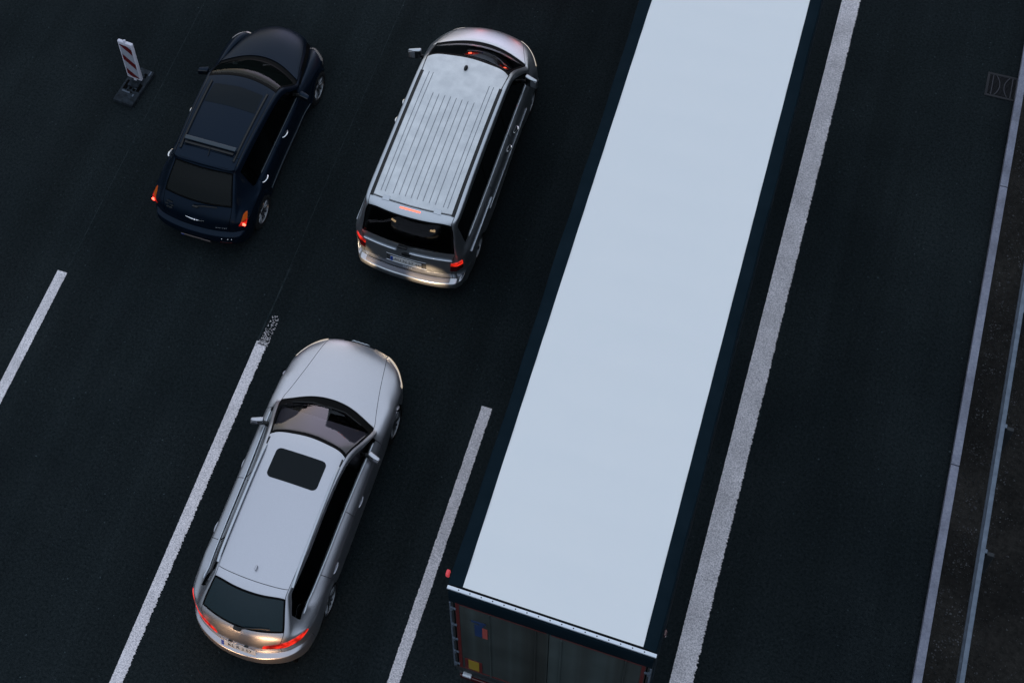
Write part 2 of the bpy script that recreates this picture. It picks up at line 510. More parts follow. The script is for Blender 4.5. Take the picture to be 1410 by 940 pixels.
# markings with a crumbled right edge, laid as thin sheets
def line_mark(name, x0, x1, y0, y1, rag0, rag1, seed, worn_top=False, worn=0):
    rnd = random.Random(seed)
    bm = bmesh.new()
    n = max(2, int((y1 - y0) / .011))
    prev = None
    a = b = 0
    for j in range(n + 1):
        y = y0 + (y1 - y0) * j / n
        a = rnd.uniform(-rag0, rag0)
        b = rnd.uniform(-rag1, rag1)
        k = 0
        e = min(y - y0, y1 - y)
        row = [bm.verts.new((x0 + a, y, .004)), bm.verts.new((x1 + b, y, .004))]
        if prev:
            bm.faces.new((prev[0], prev[1], row[1], row[0]))
        prev = row
    if worn_top:
        for k in range(340):
            t = rnd.random() ** 2.6 - .12
            r = rnd.uniform(.003, .0085)
            c = Vector((rnd.uniform(x0 + .035 + .05 * t, x1 + .02), y1 + .02 + t * worn, .004))
            vs = [bm.verts.new(c + Vector((r * math.cos(q * 1.2566 + k), r * math.sin(q * 1.2566 + k), 0))) for q in range(5)]
            bm.faces.new(vs)
    o = from_bm(name, bm, M['marking'], smooth=False)
    o['kind'] = 'structure'
    return o
line_mark('edge_line', -.152, .150, -30, 80, .004, .013, 1)
line_mark('edge_line', -.152, .150, 80, 220, 0, 0, 1)
for base in (-31, -13, 5.02, 23.05, 41.05, 59):
    line_mark('lane_marking', -11.225, -11.05, base + .08, base + 6.08, .002, .006, int(base) + 100)
    line_mark('lane_marking', -7.565, -7.385, base - .02, base + 5.92, .003, .013, int(base) + 200, abs(base - 5.02) < 1, .55)
    line_mark('lane_marking', -3.832, -3.668, base - .02, base + 5.98, .007, .008, int(base) + 300)
for k, (x, w) in enumerate(((-11.075, .012), (-7.545, .012))):
    for y0, y1 in ((11.2, 23), (-8, -1) , (29.2, 41)):
        o = sheet('road_seam', x - w / 2, x + w / 2, y0, y1, .003, M['seam'])
# smear beside the worn marking
bm = bmesh.new()
vs = [bm.verts.new(v) for v in ((-7.57, 10.9, .0035), (-7.54, 10.9, .0035), (-7.52, 12.4, .0035), (-7.535, 12.4, .0035))]
bm.faces.new(vs)
o = from_bm('road_seam', bm, M['seam'], smooth=False); o['kind'] = 'structure'

# ------------------------------------------------------------ drain grate
def drain():
    t = empty('drain_grate', (2.69, 19.28, .0), 'square cast iron drain grate set in the shoulder against the kerb', 'drain grate')
    bm = bmesh.new()
    s = .25
    for (c, d) in (((0, s - .02, .006), (.5, .04, .02)), ((0, -s + .02, .006), (.5, .04, .02)), ((-s + .02, 0, .006), (.04, .42, .02)), ((s - .02, 0, .006), (.04, .42, .02))):
        box(bm, c, d, .004)
    from_bm('frame', bm, M['cast_iron'], t)
    bm = bmesh.new()
    for k in range(17):
        box(bm, (0, -.205 + k * .0256, .004), (.42, .011, .014), .002, seg=1)
    g = from_bm('bars', bm, M['cast_iron'], t)
    for sgn in (-1, 1):
        for off, cur in ((.155, .0), (.07, .035)):
            bm = bmesh.new()
            pts = [(sgn * (off + cur * ((q / 6) ** 2 - .5) * 2 * (1 if off < .1 else 0)), q * .0345, .012) for q in range(-6, 7)]
            tube(bm, pts, .008, 6)
            from_bm('rib', bm, M['rib'], t)
    o = sheet('pit', -.21, .21, -.21, .21, .0045, M['liner']); o.parent = t; del o['kind']
drain()

# ------------------------------------------------------------ guard rail
def guard_rail():
    t = empty('guard_rail', (3.45, 10, 0), 'grey steel guard rail on posts along the dark verge behind the kerb', 'guard rail')
    # W-beam profile in (x, z), facing the road (-x)
    prof = [(.010, .752), (-.040, .750), (-.043, .738), (-.036, .69), (.015, .645), (.03, .60), (.015, .555), (-.045, .51), (-.045, .475), (-.03, .445)]
    bm = bmesh.new()
    ys = [-30, 60]
    for off in (0,):
        a = [[bm.verts.new((x, y - 10, z)) for (x, z) in prof] for y in ys]
        b = [[bm.verts.new((x + .012, y - 10, z - .006)) for (x, z) in prof] for y in ys]
        for i in range(len(prof) - 1):
            bm.faces.new((a[0][i], a[0][i + 1], a[1][i + 1], a[1][i]))
            bm.faces.new((b[0][i + 1], b[0][i], b[1][i], b[1][i + 1]))
        bm.faces.new((a[0][0], a[1][0], b[1][0], b[0][0]))
        bm.faces.new((a[0][-1], b[0][-1], b[1][-1], a[1][-1]))
    from_bm('beam', bm, M['galv'], t, smooth=True, angle=25)
    # splice joints
    y = 9.837 - 2 * 18
    k = 0
    while y < 58:
        bm = bmesh.new()
        # sigma post
        box(bm, (.10, y - 10, .36), (.10, .055, .70), .006, seg=1)
        box(bm, (.055, y - 10 + .03, .36), (.02, .04, .70), .004, seg=1)
        p = from_bm('post', bm, M['post'], t)
        bm = bmesh.new()
        box(bm, (.026, y - 10 + .012, .730), (.05, .06, .03), .006, seg=1)
        from_bm('bracket', bm, M['galv'], p)
        y += 1.945
guard_rail()

# ------------------------------------------------------------ warning beacon
def beacon():
    t = empty('warning_beacon', (-11.52, 14.88, 0), 'red and white striped warning beacon standing in a black rubber foot', 'warning beacon', R(-6))
    bm = bmesh.new()
    # rubber foot: slab with raised middle block and slots
    box(bm, (0, 0, .05), (.40, .80, .09), .02)
    f = from_bm('foot', bm, M['base_rubber'], t)
    bm = bmesh.new()
    box(bm, (0, .10, .105), (.20, .30, .05), .015)
    box(bm, (0, .10, .125), (.14, .10, .05), .01)
    from_bm('socket', bm, M['base_rubber'], f)
    bm = bmesh.new()
    for c, s in (((-.12, -.03, .0965), (.075, .20, .006)), ((.13, -.02, .0965), (.06, .17, .006)), ((-.02, -.075, .0965), (.05, .05, .006)), ((.055, -.09, .0965), (.05, .045, .006)),
                 ((-.045, -.14, .0965), (.03, .035, .006)), ((.03, -.155, .0965), (.04, .03, .006)), ((.09, .26, .0965), (.06, .09, .006)), ((-.02, .02, .0965), (.05, .06, .006))):
        bm = bmesh.new()
        box(bm, c, s, .002, seg=1)
        from_bm('slot', bm, M['liner'], f)
    for c, s in (((-.06, -.17, .0966), (.16, .03, .006)), ((.07, .0, .0966), (.05, .11, .006)), ((.03, .17, .0966), (.10, .05, .006)), ((.15, .33, .0966), (.025, .10, .006)), ((.1, -.2, .0966), (.03, .05, .006))):
        bm = bmesh.new()
        box(bm, c, s, .002, seg=1)
        from_bm('dust_patch', bm, M['concrete_dust'], f)
    # hollow plastic blade
    w, h, d, z0, yb = .30, 1.06, .06, .20, .10
    bm = bmesh.new()
    box(bm, (0, yb, z0 + h / 2), (w, d, h), .022, seg=3)
    box(bm, (-.0, yb, .15), (.06, .05, .14), .01)
    b = from_bm('blade', bm, M['white_plastic'], t)
    bm = bmesh.new()
    tube(bm, [(-.01, yb, z0 + h - .01), (-.01, yb, z0 + h + .03), (-.01, yb, z0 + h + .045)], [.026, .026, .015], 10)
    from_bm('cap', bm, M['white_plastic'], b)
    # sheeting on the face that looks back down the road
    iw, z1, z2 = .232, z0 + .055, z0 + h - .075
    yf = yb - d / 2 - .0025
    o = link_mesh('sheeting', [(-iw/2, yf, z1), (iw/2, yf, z1), (iw/2, yf, z2), (-iw/2, yf, z2)], [(0, 1, 2, 3)], M['beacon_white'], b)
    verts, faces = [], []
    def clip(poly, lo, hi):
        for axis_lo, s in ((lo, 1), (hi, -1)):
            out = []
            for i in range(len(poly)):
                p, q = poly[i], poly[(i + 1) % len(poly)]
                ip, iq = s * (p[1] - axis_lo) >= 0, s * (q[1] - axis_lo) >= 0
                if ip: out.append(p)
                if ip != iq:
                    u = (axis_lo - p[1]) / (q[1] - p[1]); out.append((p[0] + u * (q[0] - p[0]), axis_lo))
            poly = out
            if not poly: return []
        return poly
    for fr in (-.06, .39, .83):
        zl = z2 - fr * (z2 - z1); zr = zl - .215
        poly = [(-iw/2, zl - .08), (iw/2, zr - .08), (iw/2, zr + .08), (-iw/2, zl + .08)]
        poly = clip(poly, z1, z2)
        if len(poly) > 2:
            k = len(verts); verts += [(x, yf - .002, z) for x, z in poly]; faces.append(tuple(range(k, k + len(poly))))
    link_mesh('stripe', verts, faces, M['beacon_red'], o)
beacon()

# ------------------------------------------------------------ trailer
def trailer():
    YR = 6.83
    t = empty('semi_trailer', (-1.62, YR, 0), 'long box semi trailer with white roof sheet and dark side curtains', 'trailer', R(.35))
    W, H, Ln = 2.54, 4.0, 13.6
    hw = W / 2
    # roof sheet: slightly sagging, with faint bows under it
    bm = bmesh.new()
    nx, ny = 40, 190
    x0, x1 = -1.105, 1.115
    rnd = random.Random(2)
    ph = [rnd.uniform(0, 6.28) for _ in range(8)]
    g = []
    for j in range(ny + 1):
        y = .075 + (Ln - .15) * j / ny
        row = []
        for i in range(nx + 1):
            u = i / nx; x = x0 + (x1 - x0) * u
            bow = abs(math.sin(math.pi * (y - .1) / .68))
            z = H + .012 - .007 * bow * math.sin(math.pi * u) - .003 * math.sin(y * 1.9 + 4 * u + ph[0]) * math.sin(math.pi * u)
            e = min(u, 1 - u)
            z += .004 * math.exp(-e * 22) * math.sin(y * 9.0 + ph[1] + 2 * math.sin(y * 2.1))
            row.append(bm.verts.new((x, y, z)))
        g.append(row)
    for j in range(ny):
        for i in range(nx):
            bm.faces.new((g[j][i], g[j][i + 1], g[j + 1][i + 1], g[j + 1][i]))
    from_bm('roof_sheet', bm, M['tarp'], t)
    # body box under the sheet (roof frame and headboard)
    bm = bmesh.new()
    box(bm, (0, Ln / 2, 3.93), (2.44, Ln - .1, .10))
    box(bm, (0, Ln - .04, 2.5), (2.5, .08, 2.9), .01)
    box(bm, (0, Ln / 2, 1.12), (2.50, Ln - .1, .12), .01)
    from_bm('frame', bm, M['black'], t, smooth=False)
    # side curtains, overlapping the roof edge, slightly wavy along the hem
    for s in (-1, 1):
        bm = bmesh.new()
        n = 260
        rows = []
        pr = random.Random(5 + s)
        p0, p1 = pr.uniform(0, 6), pr.uniform(0, 6)
        for j in range(n + 1):
            y = .065 + (Ln - .10) * j / n
            wob = .006 * math.sin(y * 1.3 + p0) + .004 * math.sin(y * 4.1 + p1)
            edge = hw + .012 + wob
            inner = (1.112 if s > 0 else 1.102)
            rows.append([bm.verts.new((s * x, y, z)) for x, z in
                         ((inner, 4.016), (inner + .02, 4.018), (hw - .012, 3.998), (edge - .004, 3.985), (edge, 3.96), (hw + .006 + wob * .5, 3.80),
                          (hw - .004, 3.2), (hw - .006 + .004 * math.sin(y * 9), 2.3), (hw - .004, 1.10))])
        for j in range(n):
            for i in range(8):
                q = (rows[j][i], rows[j][i + 1], rows[j + 1][i + 1], rows[j + 1][i])
                bm.faces.new(q if s < 0 else q[::-1])
        c = from_bm('side_curtain', bm, M['curtain'], t, angle=50)
    # rear top rail: pale riveted strip over a dark header
    bm = bmesh.new()
    box(bm, (0, .025, 3.995), (W + .03, .045, .035), .008)
    rail = from_bm('rear_rail', bm, M['alu'], t)
    for k in range(17):
        bm = bmesh.new()
        bmesh.ops.create_uvsphere(bm, u_segments=8, v_segments=5, radius=.009, matrix=Matrix.Translation((-1.14 + k * .1425, .025, 4.010)))
        from_bm('rivet', bm, M['liner'], rail)
    bm = bmesh.new()
    box(bm, (0, .03, 3.79), (W - .01, .09, .33), .01)
    from_bm('header', bm, M['curtain'], t)
    bm = bmesh.new()
    for s in (-1, 1):
        box(bm, (s * (hw - .03), .035, 2.35), (.055, .09, 2.6), .008)
    box(bm, (0, .03, 1.05), (W - .06, .09, .12), .01)
    from_bm('rear_frame', bm, M['post'], t)
    # two doors with lock rods
    for s in (-1, 1):
        bm = bmesh.new()
        box(bm, (s * .60, .03, 2.36), (1.192, .06, 2.50), .008)
        d = from_bm('door', bm, M['door_dark'], t)
        bm = bmesh.new()
        for xr in ((.16, .95) if s > 0 else (.16, .75)):
            tube(bm, [(s * xr, -.018, 1.16), (s * xr, -.018, 3.58)], .011, 8)
        from_bm('lock_rod', bm, M['door_dark'], d)
        bm = bmesh.new()
        for z in (1.25, 1.75, 2.25, 2.8, 3.4):
            tube(bm, [(s * 1.235, -.02, z - .05), (s * 1.235, -.02, z + .05)], .016, 8)
            box(bm, (s * 1.205, -.012, z), (.05, .02, .045), .004)
        tube(bm, [(s * 1.252, -.012, 1.15), (s * 1.252, -.012, 3.6)], .012, 6)
        from_bm('hinge', bm, M['galv'], d)
        bm = bmesh.new()
        box(bm, (s * 1.165, -.004, 2.36), (.045, .008, 2.48), .001, seg=1)
        box(bm, (s * .585, -.004, 3.59), (1.11, .008, .028), .001, seg=1)
        box(bm, (s * .585, -.004, 1.135), (1.11, .008, .022), .001, seg=1)
        from_bm('outline_tape', bm, M['red_tape'], d)
        if s < 0:
            # stickers on the left door
            bm = bmesh.new()
            rot = Matrix.Rotation(0, 3, 'Y')
            box(bm, (-.90, -.004, 2.83), (.10, .008, .42), .001, seg=1)
            box(bm, (-.895, -.005, 3.14), (.19, .008, .055), .001, rot=Matrix.Rotation(R(-6), 3, 'Y'), seg=1)
            box(bm, (-.86, -.006, 3.07), (.06, .008, .09), .001, seg=1)
            from_bm('sticker', bm, M['sticker_blue'], d)
            bm = bmesh.new()
            box(bm, (-.815, -.0045, 2.80), (.068, .008, .36), .001, seg=1)
            from_bm('sticker', bm, M['sticker_red'], d)
            bm = bmesh.new()
            box(bm, (-.99, -.004, 1.36), (.235, .008, .40), .001, seg=1)
            y = from_bm('sticker', bm, M['red_tape'], d)
            bm = bmesh.new()
            box(bm, (-.985, -.009, 1.37), (.145, .008, .36), .001, seg=1)
            from_bm('sticker_centre', bm, M['sticker_yellow'], y)
    # rear lights bar, plate, under-run guard
    bm = bmesh.new()
    box(bm, (0, .03, .83), (2.40, .10, .16), .01)
    box(bm, (0, .10, .50), (2.3, .10, .12), .01)
    for s in (-1, 1):
        box(bm, (s * .7, .2, .72), (.08, .12, .5), .01)
    from_bm('light_bar', bm, M['post'], t)
    for s in (-1, 1):
        bm = bmesh.new()
        box(bm, (s * .98, -.03, .83), (.40, .04, .12), .012)
        from_bm('tail_light', bm, M['lamp_dark'], t)
    bm = bmesh.new()
    box(bm, (-1.08, -.035, .94), (.12, .06, .05), .012)
    from_bm('plate_lamp', bm, M['bulb_hot'] if False else M['alu'], t)
    # rubber arm marker lamps
    for s in (-1, 1):
        bm = bmesh.new()
        L_ = .50 if s < 0 else .03
        yb, z0 = (1.19, 1.04) if s < 0 else (1.34, 1.04)
        tube(bm, [(s * 1.22, yb, z0), (s * (1.22 + L_ * .6), yb, z0 - .06), (s * (1.22 + L_), yb, z0 - .05)], [.02, .018, .02], 8)
        arm = from_bm('marker_arm', bm, M['rubber'], t)
        bm = bmesh.new()
        box(bm, (s * (1.22 + L_ + .02), yb, z0 - .04), (.055, .085, .10), .02, seg=3)
        from_bm('marker_lamp', bm, M['marker_red'] if s < 0 else M['lamp_dark'], arm)
    # wheels: three axles, landing legs, kingpin end
    for ya in (2.1, 3.41, 4.72):
        for s in (-1, 1):
            bm = bmesh.new()
            lathe_x(bm, [(-.18, .30), (-.19, .44), (-.15, .50), (-.08, .52), (.08, .52), (.15, .50), (.19, .44), (.18, .30)], 40, s * 1.07, ya, .52)
            w = from_bm('tyre', bm, M['rubber'], t)
            bm = bmesh.new()
            lathe_x(bm, [(s * .17, .31), (s * .10, .27), (s * .09, .16), (s * .16, .14), (s * .16, .01)], 32, s * 1.07, ya, .52)
            from_bm('rim', bm, M['alloy'], w)
        bm = bmesh.new()
        tube(bm, [(-1.05, ya, .52), (1.05, ya, .52)], .07, 12)
        from_bm('axle', bm, M['black'], t)
    for s in (-1, 1):
        bm = bmesh.new()
        box(bm, (s * .95, 10.7, .60), (.12, .12, 1.0), .01)
        box(bm, (s * .95, 10.7, .03), (.25, .25, .06), .01)
        from_bm('landing_leg', bm, M['post'], t)
        bm = bmesh.new()
        box(bm, (s * .45, Ln / 2, .95), (.12, Ln - .6, .32), .01)
        from_bm('chassis_beam', bm, M['black'], t)
trailer()

# ------------------------------------------------------------ car body builder
def lerp(a, b, t): return a + (b - a) * t
def lerp3(a, b, t): return tuple(lerp(p, q, t) for p, q in zip(a, b))

class Body:
    """Rounded shell from a control net: a cap of stations x columns, side, front and rear skirts.
    Each control face carries a part name; after subdivision every part becomes its own mesh."""
    def __init__(self, stations, sides, front, rear, partof, crease=None):
        # stations: list of rows of 6 (x, y, z), centre..shoulder ; sides: list (per station) of rings r0..rL-1 (x,y,z), bottom..top
        self.S = stations; n = len(stations); L = len(sides[0]); C = 6
        self.V = []; self.idx = {}
        def add(key, p):
            self.idx[key] = len(self.V); self.V.append(Vector(p))
        for s in range(n):
            for c in range(C):
                x, y, z = stations[s][c]
                if c == 0:
                    add(('t', s, 0), (0, y, z))
                else:
                    add(('t', s, c), (x, y, z)); add(('t', s, -c), (-x, y, z))
        for s in range(n):
            for l in range(L):
                x, y, z = sides[s][l]
                add(('s', s, l, 1), (x, y, z)); add(('s', s, l, -1), (-x, y, z))
        for end, tab in (('f', front), ('r', rear)):
            for l in range(L):
                for c in range(C - 1):
                    x, y, z = tab[l][c]
                    if c == 0: add((end, l, 0), (0, y, z))
                    else:
                        add((end, l, c), (x, y, z)); add((end, l, -c), (-x, y, z))
        def T(s, c): return self.idx[('t', s, c)]
        def Sd(s, l, sg): return T(s, sg * 5) if l == L else self.idx[('s', s, l, sg)]
        def E(end, l, c):
            s = 0 if end == 'f' else n - 1
            if l == L: return T(s, c)
            if abs(c) == 5: return self.idx[('s', s, l, 1 if c > 0 else -1)]
            return self.idx[(end, l, c)]
        self.F = []; self.part = []
        def face(q, nm):
            self.F.append(q); self.part.append(nm)
        for s in range(n - 1):
            for c in range(-5, 5):
                cc = c if c >= 0 else -c - 1
                face((T(s, c), T(s, c + 1), T(s + 1, c + 1), T(s + 1, c))[::-1], partof('t', s, cc, 1 if c >= 0 else -1))
            for sg in (1, -1):
                for l in range(L):
                    q = (Sd(s, l, sg), Sd(s + 1, l, sg), Sd(s + 1, l + 1, sg), Sd(s, l + 1, sg))
                    face(q[::-1] if sg > 0 else q, partof('s', s, l, sg))
        for end in 'fr':
            for l in range(L):
                for c in range(-5, 5):
                    cc = c if c >= 0 else -c - 1
                    q = (E(end, l, c), E(end, l, c + 1), E(end, l + 1, c + 1), E(end, l + 1, c))
                    face(q[::-1] if end == 'f' else q, partof(end, l, cc, 1 if c >= 0 else -1))
        self.names = sorted(set(self.part))
        self.crease = crease or {}
        self.L = L; self.n = n; self.T = T; self.Sd = Sd; self.E = E
    def mesh(self, verts, level):
        me = bpy.data.meshes.new('net')
        me.from_pydata([tuple(v) for v in verts], [], self.F)
        for i in range(len(self.names)):
            me.materials.append(M['black'])
        me.polygons.foreach_set('material_index', [self.names.index(p) for p in self.part])
        if self.crease:
            ek = {tuple(sorted(e.vertices)): e.index for e in me.edges}
            at = me.attributes.new('crease_edge', 'FLOAT', 'EDGE')
            for (a, b), w in self.crease.items():
                k = tuple(sorted((a, b)))
                if k in ek: at.data[ek[k]].value = w
        o = bpy.data.objects.new('net', me); COL.objects.link(o)
        md = o.modifiers.new('s', 'SUBSURF'); md.levels = level; md.render_levels = level
        md.boundary_smooth = 'PRESERVE_CORNERS'
        bpy.context.view_layer.update()
        r = bpy.data.meshes.new_from_object(o.evaluated_get(bpy.context.evaluated_depsgraph_get()))
        COL.objects.unlink(o); bpy.data.objects.remove(o); bpy.data.meshes.remove(me)
        return r
    def fit(self, it=3, k=.7):
        V = [v.copy() for v in self.V]
        for _ in range(it):
            m = self.mesh(V, 1)
            # after one level the old corners have moved; move the cage the other way
            for i in range(len(V)):
                d = self.V[i] - m.vertices[i].co
                V[i] += d * k
            bpy.data.meshes.remove(m)
        return V
    def split(self, level=3):
        V = self.fit()
        m = self.mesh(V, level)
        bm = bmesh.new(); bm.from_mesh(m); bpy.data.meshes.remove(m)
        bmesh.ops.recalc_face_normals(bm, faces=bm.faces[:])
        self.full = bm
        self.bvh = BVHTree.FromBMesh(bm)
        bm.normal_update()
        return bm
    def take(self, names, gap=.004, flange=.014, lift=0.0, frit=0):
        ids = {self.names.index(n) for n in names if n in self.names}
        src = self.full
        out = bmesh.new(); vm = {}
        for f in src.faces:
            if f.material_index in ids:
                q = []
                for v in f.verts:
                    if v.index not in vm:
                        vm[v.index] = (out.verts.new(v.co + v.normal * lift), v.normal.copy())
                    q.append(vm[v.index][0])
                out.faces.new(q).material_index = 0
        out.verts.index_update()
        nrm = {w: nn for w, nn in vm.values()}
        out.normal_update()
        bverts = [v for v in out.verts if v.is_boundary]
        bset = set(bverts)
        if frit:
            for f in out.faces:
                if any(v in bset for v in f.verts): f.material_index = 1
        mv = {}
        for v in bverts:
            inner = [e.other_vert(v) for e in v.link_edges if e.other_vert(v) not in bset]
            if inner:
                tgt = sum((w.co for w in inner), Vector()) / len(inner)
            else:
                tgt = sum((f.calc_center_median() for f in v.link_faces), Vector()) / len(v.link_faces)
            d = tgt - v.co
            if d.length > 1e-6: mv[v] = d.normalized() * min(gap, d.length * .45)
        for v, d in mv.items(): v.co += d
        if flange:
            be = [e for e in out.edges if e.is_boundary]
            low = {}
            for v in bverts:
                w = out.verts.new(v.co - nrm[v] * flange); low[v] = w
            for e in be:
                a, b = e.verts
                f = e.link_faces[0]
                # orient like the neighbouring face
                lp = [l for l in f.loops if l.edge == e][0]
                p, q = lp.vert, lp.link_loop_next.vert
                nf = out.faces.new((q, p, low[p], low[q])); nf.material_index = f.material_index
                e.smooth = False
        return out
    def ray(self, o, d):
        hit, n, i, dist = self.bvh.ray_cast(Vector(o), Vector(d).normalized())
        return hit, n

def part_obj(name, bm, mats, parent):
    me = bpy.data.meshes.new(name)
    for f in bm.faces: f.smooth = True
    bm.to_mesh(me); bm.free()
    for m in (mats if isinstance(mats, (list, tuple)) else [mats]): me.materials.append(m)
    o = bpy.data.objects.new(name, me); COL.objects.link(o); o.parent = parent
    return o

def resample(pl, n):
    pl = [Vector(p) for p in pl]
    d = [0]
    for a, b in zip(pl, pl[1:]): d.append(d[-1] + (b - a).length)
    out = []; k = 0
    for i in range(n):
        s = d[-1] * i / (n - 1)
        while k < len(d) - 2 and d[k + 1] < s: k += 1
        u = (s - d[k]) / max(1e-9, d[k + 1] - d[k])
        out.append(pl[k].lerp(pl[k + 1], min(1, max(0, u))))
    return out

def drape_patch(body, top, bot, direction, lift=.004, n=16, m=8, thick=.012, base=20.0):
    """patch between two polylines of 3D guide points, dropped along `direction` onto the shell"""
    D = Vector(direction).normalized()
    A, Bq = resample(top, n), resample(bot, n)
    bm = bmesh.new(); g = []; nn = []
    for j in range(m):
        row = []; nr = []
        for i in range(n):
            p = A[i].lerp(Bq[i], j / (m - 1))
            h, nv = body.ray(p - D * base, D)
            if h is None:
                h, nv = p, -D
            if nv.dot(D) > 0: nv = -nv
            row.append(bm.verts.new(h + nv * lift)); nr.append(nv)
        g.append(row); nn.append(nr)
    for j in range(m - 1):
        for i in range(n - 1):
            bm.faces.new((g[j][i], g[j][i + 1], g[j + 1][i + 1], g[j + 1][i]))
    bmesh.ops.remove_doubles(bm, verts=bm.verts[:], dist=.0004)
    bmesh.ops.recalc_face_normals(bm, faces=bm.faces[:])
    bm.normal_update()
    c = sum((f.normal for f in bm.faces), Vector())
    if c.dot(D) > 0:
        bmesh.ops.reverse_faces(bm, faces=bm.faces[:])
    bm.normal_update()
    nv = {v: v.normal.copy() for v in bm.verts}
    be = [e for e in bm.edges if e.is_boundary]
    low = {}
    for e in be:
        for v in e.verts:
            if v not in low: low[v] = bm.verts.new(v.co - nv[v] * thick)
    for e in be:
        f = e.link_faces[0]
        lp = [l for l in f.loops if l.edge == e][0]
        p, q = lp.vert, lp.link_loop_next.vert
        bm.faces.new((q, p, low[p], low[q]))
        e.smooth = False
    return bm

def drape_strip(body, pts, width, direction, lift=.003, n=40, base=20.0, bm=None, height=0.0):
    """thin strip along a guide line (for shut lines, trims, tracks)"""
    D = Vector(direction).normalized()
    P_ = resample(pts, n)
    bm = bm or bmesh.new()
    rows = []
    for i, p in enumerate(P_):
        t = (P_[min(i + 1, n - 1)] - P_[max(0, i - 1)]).normalized()
        sd = t.cross(D).normalized()
        row = []
        for k in (-.5, .5):
            h, nv = body.ray(p + sd * width * k - D * base, D)
            if h is None: h, nv = p + sd * width * k, -D
            if nv.dot(D) > 0: nv = -nv
            row.append((h, nv))
        if height:
            row = [(row[0][0], row[0][1]), (row[0][0] + row[0][1] * height, None), (row[1][0] + row[1][1] * height, None), (row[1][0], row[1][1])]
            rows.append([bm.verts.new(h + (nv * lift if nv else Vector())) for h, nv in row])
        else:
            rows.append([bm.verts.new(h + nv * lift) for h, nv in row])
    for i in range(n - 1):
        for k in range(len(rows[0]) - 1):
            bm.faces.new((rows[i][k], rows[i + 1][k], rows[i + 1][k + 1], rows[i][k + 1]))
    return bm

def drape_tube(body, pts, r, direction, n=50, base=20.0, sink=.3):
    D = Vector(direction).normalized()
    out = []
    for p in resample(pts, n):
        h, nv = body.ray(p - D * base, D)
        if h is None: continue
        if nv.dot(D) > 0: nv = -nv
        out.append(h + nv * r * (1 - sink))
    bm = bmesh.new(); tube(bm, out, [r * .5] + [r] * (len(out) - 2) + [r * .5], 8)
    return bm

def wheel(parent, x, y, r, rw, side, spokes=5, double=True, steer=0):
    """tyre with tread shoulders, spoked rim, hub"""
    w = bpy.data.objects.new('wheel', None); COL.objects.link(w); w.parent = parent
    w.location = (x, y, r); w.empty_display_size = .2
    hwid = rw / 2
    bm = bmesh.new()
    rr = r * .69
    lathe_x(bm, [(-hwid * .92, rr), (-hwid, rr + .03), (-hwid * .98, r - .035), (-hwid * .8, r - .006), (-hwid * .4, r), (hwid * .4, r), (hwid * .8, r - .006), (hwid * .98, r - .035), (hwid, rr + .03), (hwid * .92, rr)], 48)
    from_bm('tyre', bm, M['rubber'], w)
    bm = bmesh.new()
    s = side
    lathe_x(bm, [(s * hwid * .90, rr + .004), (s * hwid * .93, rr - .012), (s * hwid * .3, rr - .03), (-s * hwid * .8, rr - .02)], 48)
    for k in range(spokes):
        a = k * math.tau / spokes
        for off in ((-.045, .045) if double else (0,)):
            pts = []
            n = 8
            wd = .020 if double else .034
            prev = None
            for q in range(n + 1):
                u = q / n
                rad = .05 + (rr - .055) * u
                ax = s * hwid * (.62 + .22 * math.sin(u * 2.2))
                ang = a + off / max(rad, .05) * (.5 + .9 * u) * .9
                wdt = wd * (1.1 - .2 * u)
                c = Vector((ax, rad * math.cos(ang), rad * math.sin(ang)))
                tn = Vector((0, -math.sin(ang), math.cos(ang)))
                row = [bm.verts.new(c + tn * wdt - Vector((s * .02, 0, 0))), bm.verts.new(c + tn * wdt * .6), bm.verts.new(c - tn * wdt * .6), bm.verts.new(c - tn * wdt - Vector((s * .02, 0, 0)))]
                if prev:
                    for z in range(3):
                        bm.faces.new((prev[z], row[z], row[z + 1], prev[z + 1]))
                prev = row
    lathe_x(bm, [(s * hwid * .55, .07), (s * hwid * .72, .06), (s * hwid * .78, .03), (s * hwid * .79, .001)], 24)
    bmesh.ops.recalc_face_normals(bm, faces=bm.faces[:])
    from_bm('rim', bm, M['alloy'], w)
    bm = bmesh.new()
    lathe_x(bm, [(s * hwid * .1, rr - .03), (s * hwid * .1, .001)], 32)
    from_bm('brake_disc', bm, M['post'], w)
    return w

def seat(parent, x, y, z, wd=.50, name='seat'):
    bm = bmesh.new()
    box(bm, (x, y, z), (wd, .50, .16), .05, seg=3)
    box(bm, (x, y - .28, z + .33), (wd * .94, .14, .62), .05, rot=Matrix.Rotation(R(12), 3, 'X'), seg=3)
    box(bm, (x, y - .36, z + .74), (.25, .09, .17), .04, seg=3)
    return from_bm(name, bm, M['seat'], parent)

def steering(parent, x, y, z, tilt=62):
    bm = bmesh.new()
    rt = Matrix.Translation((x, y, z)) @ Matrix.Rotation(R(tilt), 4, 'X')
    n = 28
    pts = [rt @ Vector((.185 * math.cos(k * math.tau / n), .185 * math.sin(k * math.tau / n), 0)) for k in range(n + 1)]
    tube(bm, pts, .016, 8, caps=False)
    for a in (0, math.pi, -math.pi / 2):
        tube(bm, [rt @ Vector((0, 0, .0)), rt @ Vector((.18 * math.cos(a), .18 * math.sin(a), 0))], .018, 6)
    tube(bm, [rt @ Vector((0, 0, .02)), rt @ Vector((0, 0, -.25))], [.055, .04], 12)
    return from_bm('steering_wheel', bm, M['post'], parent)

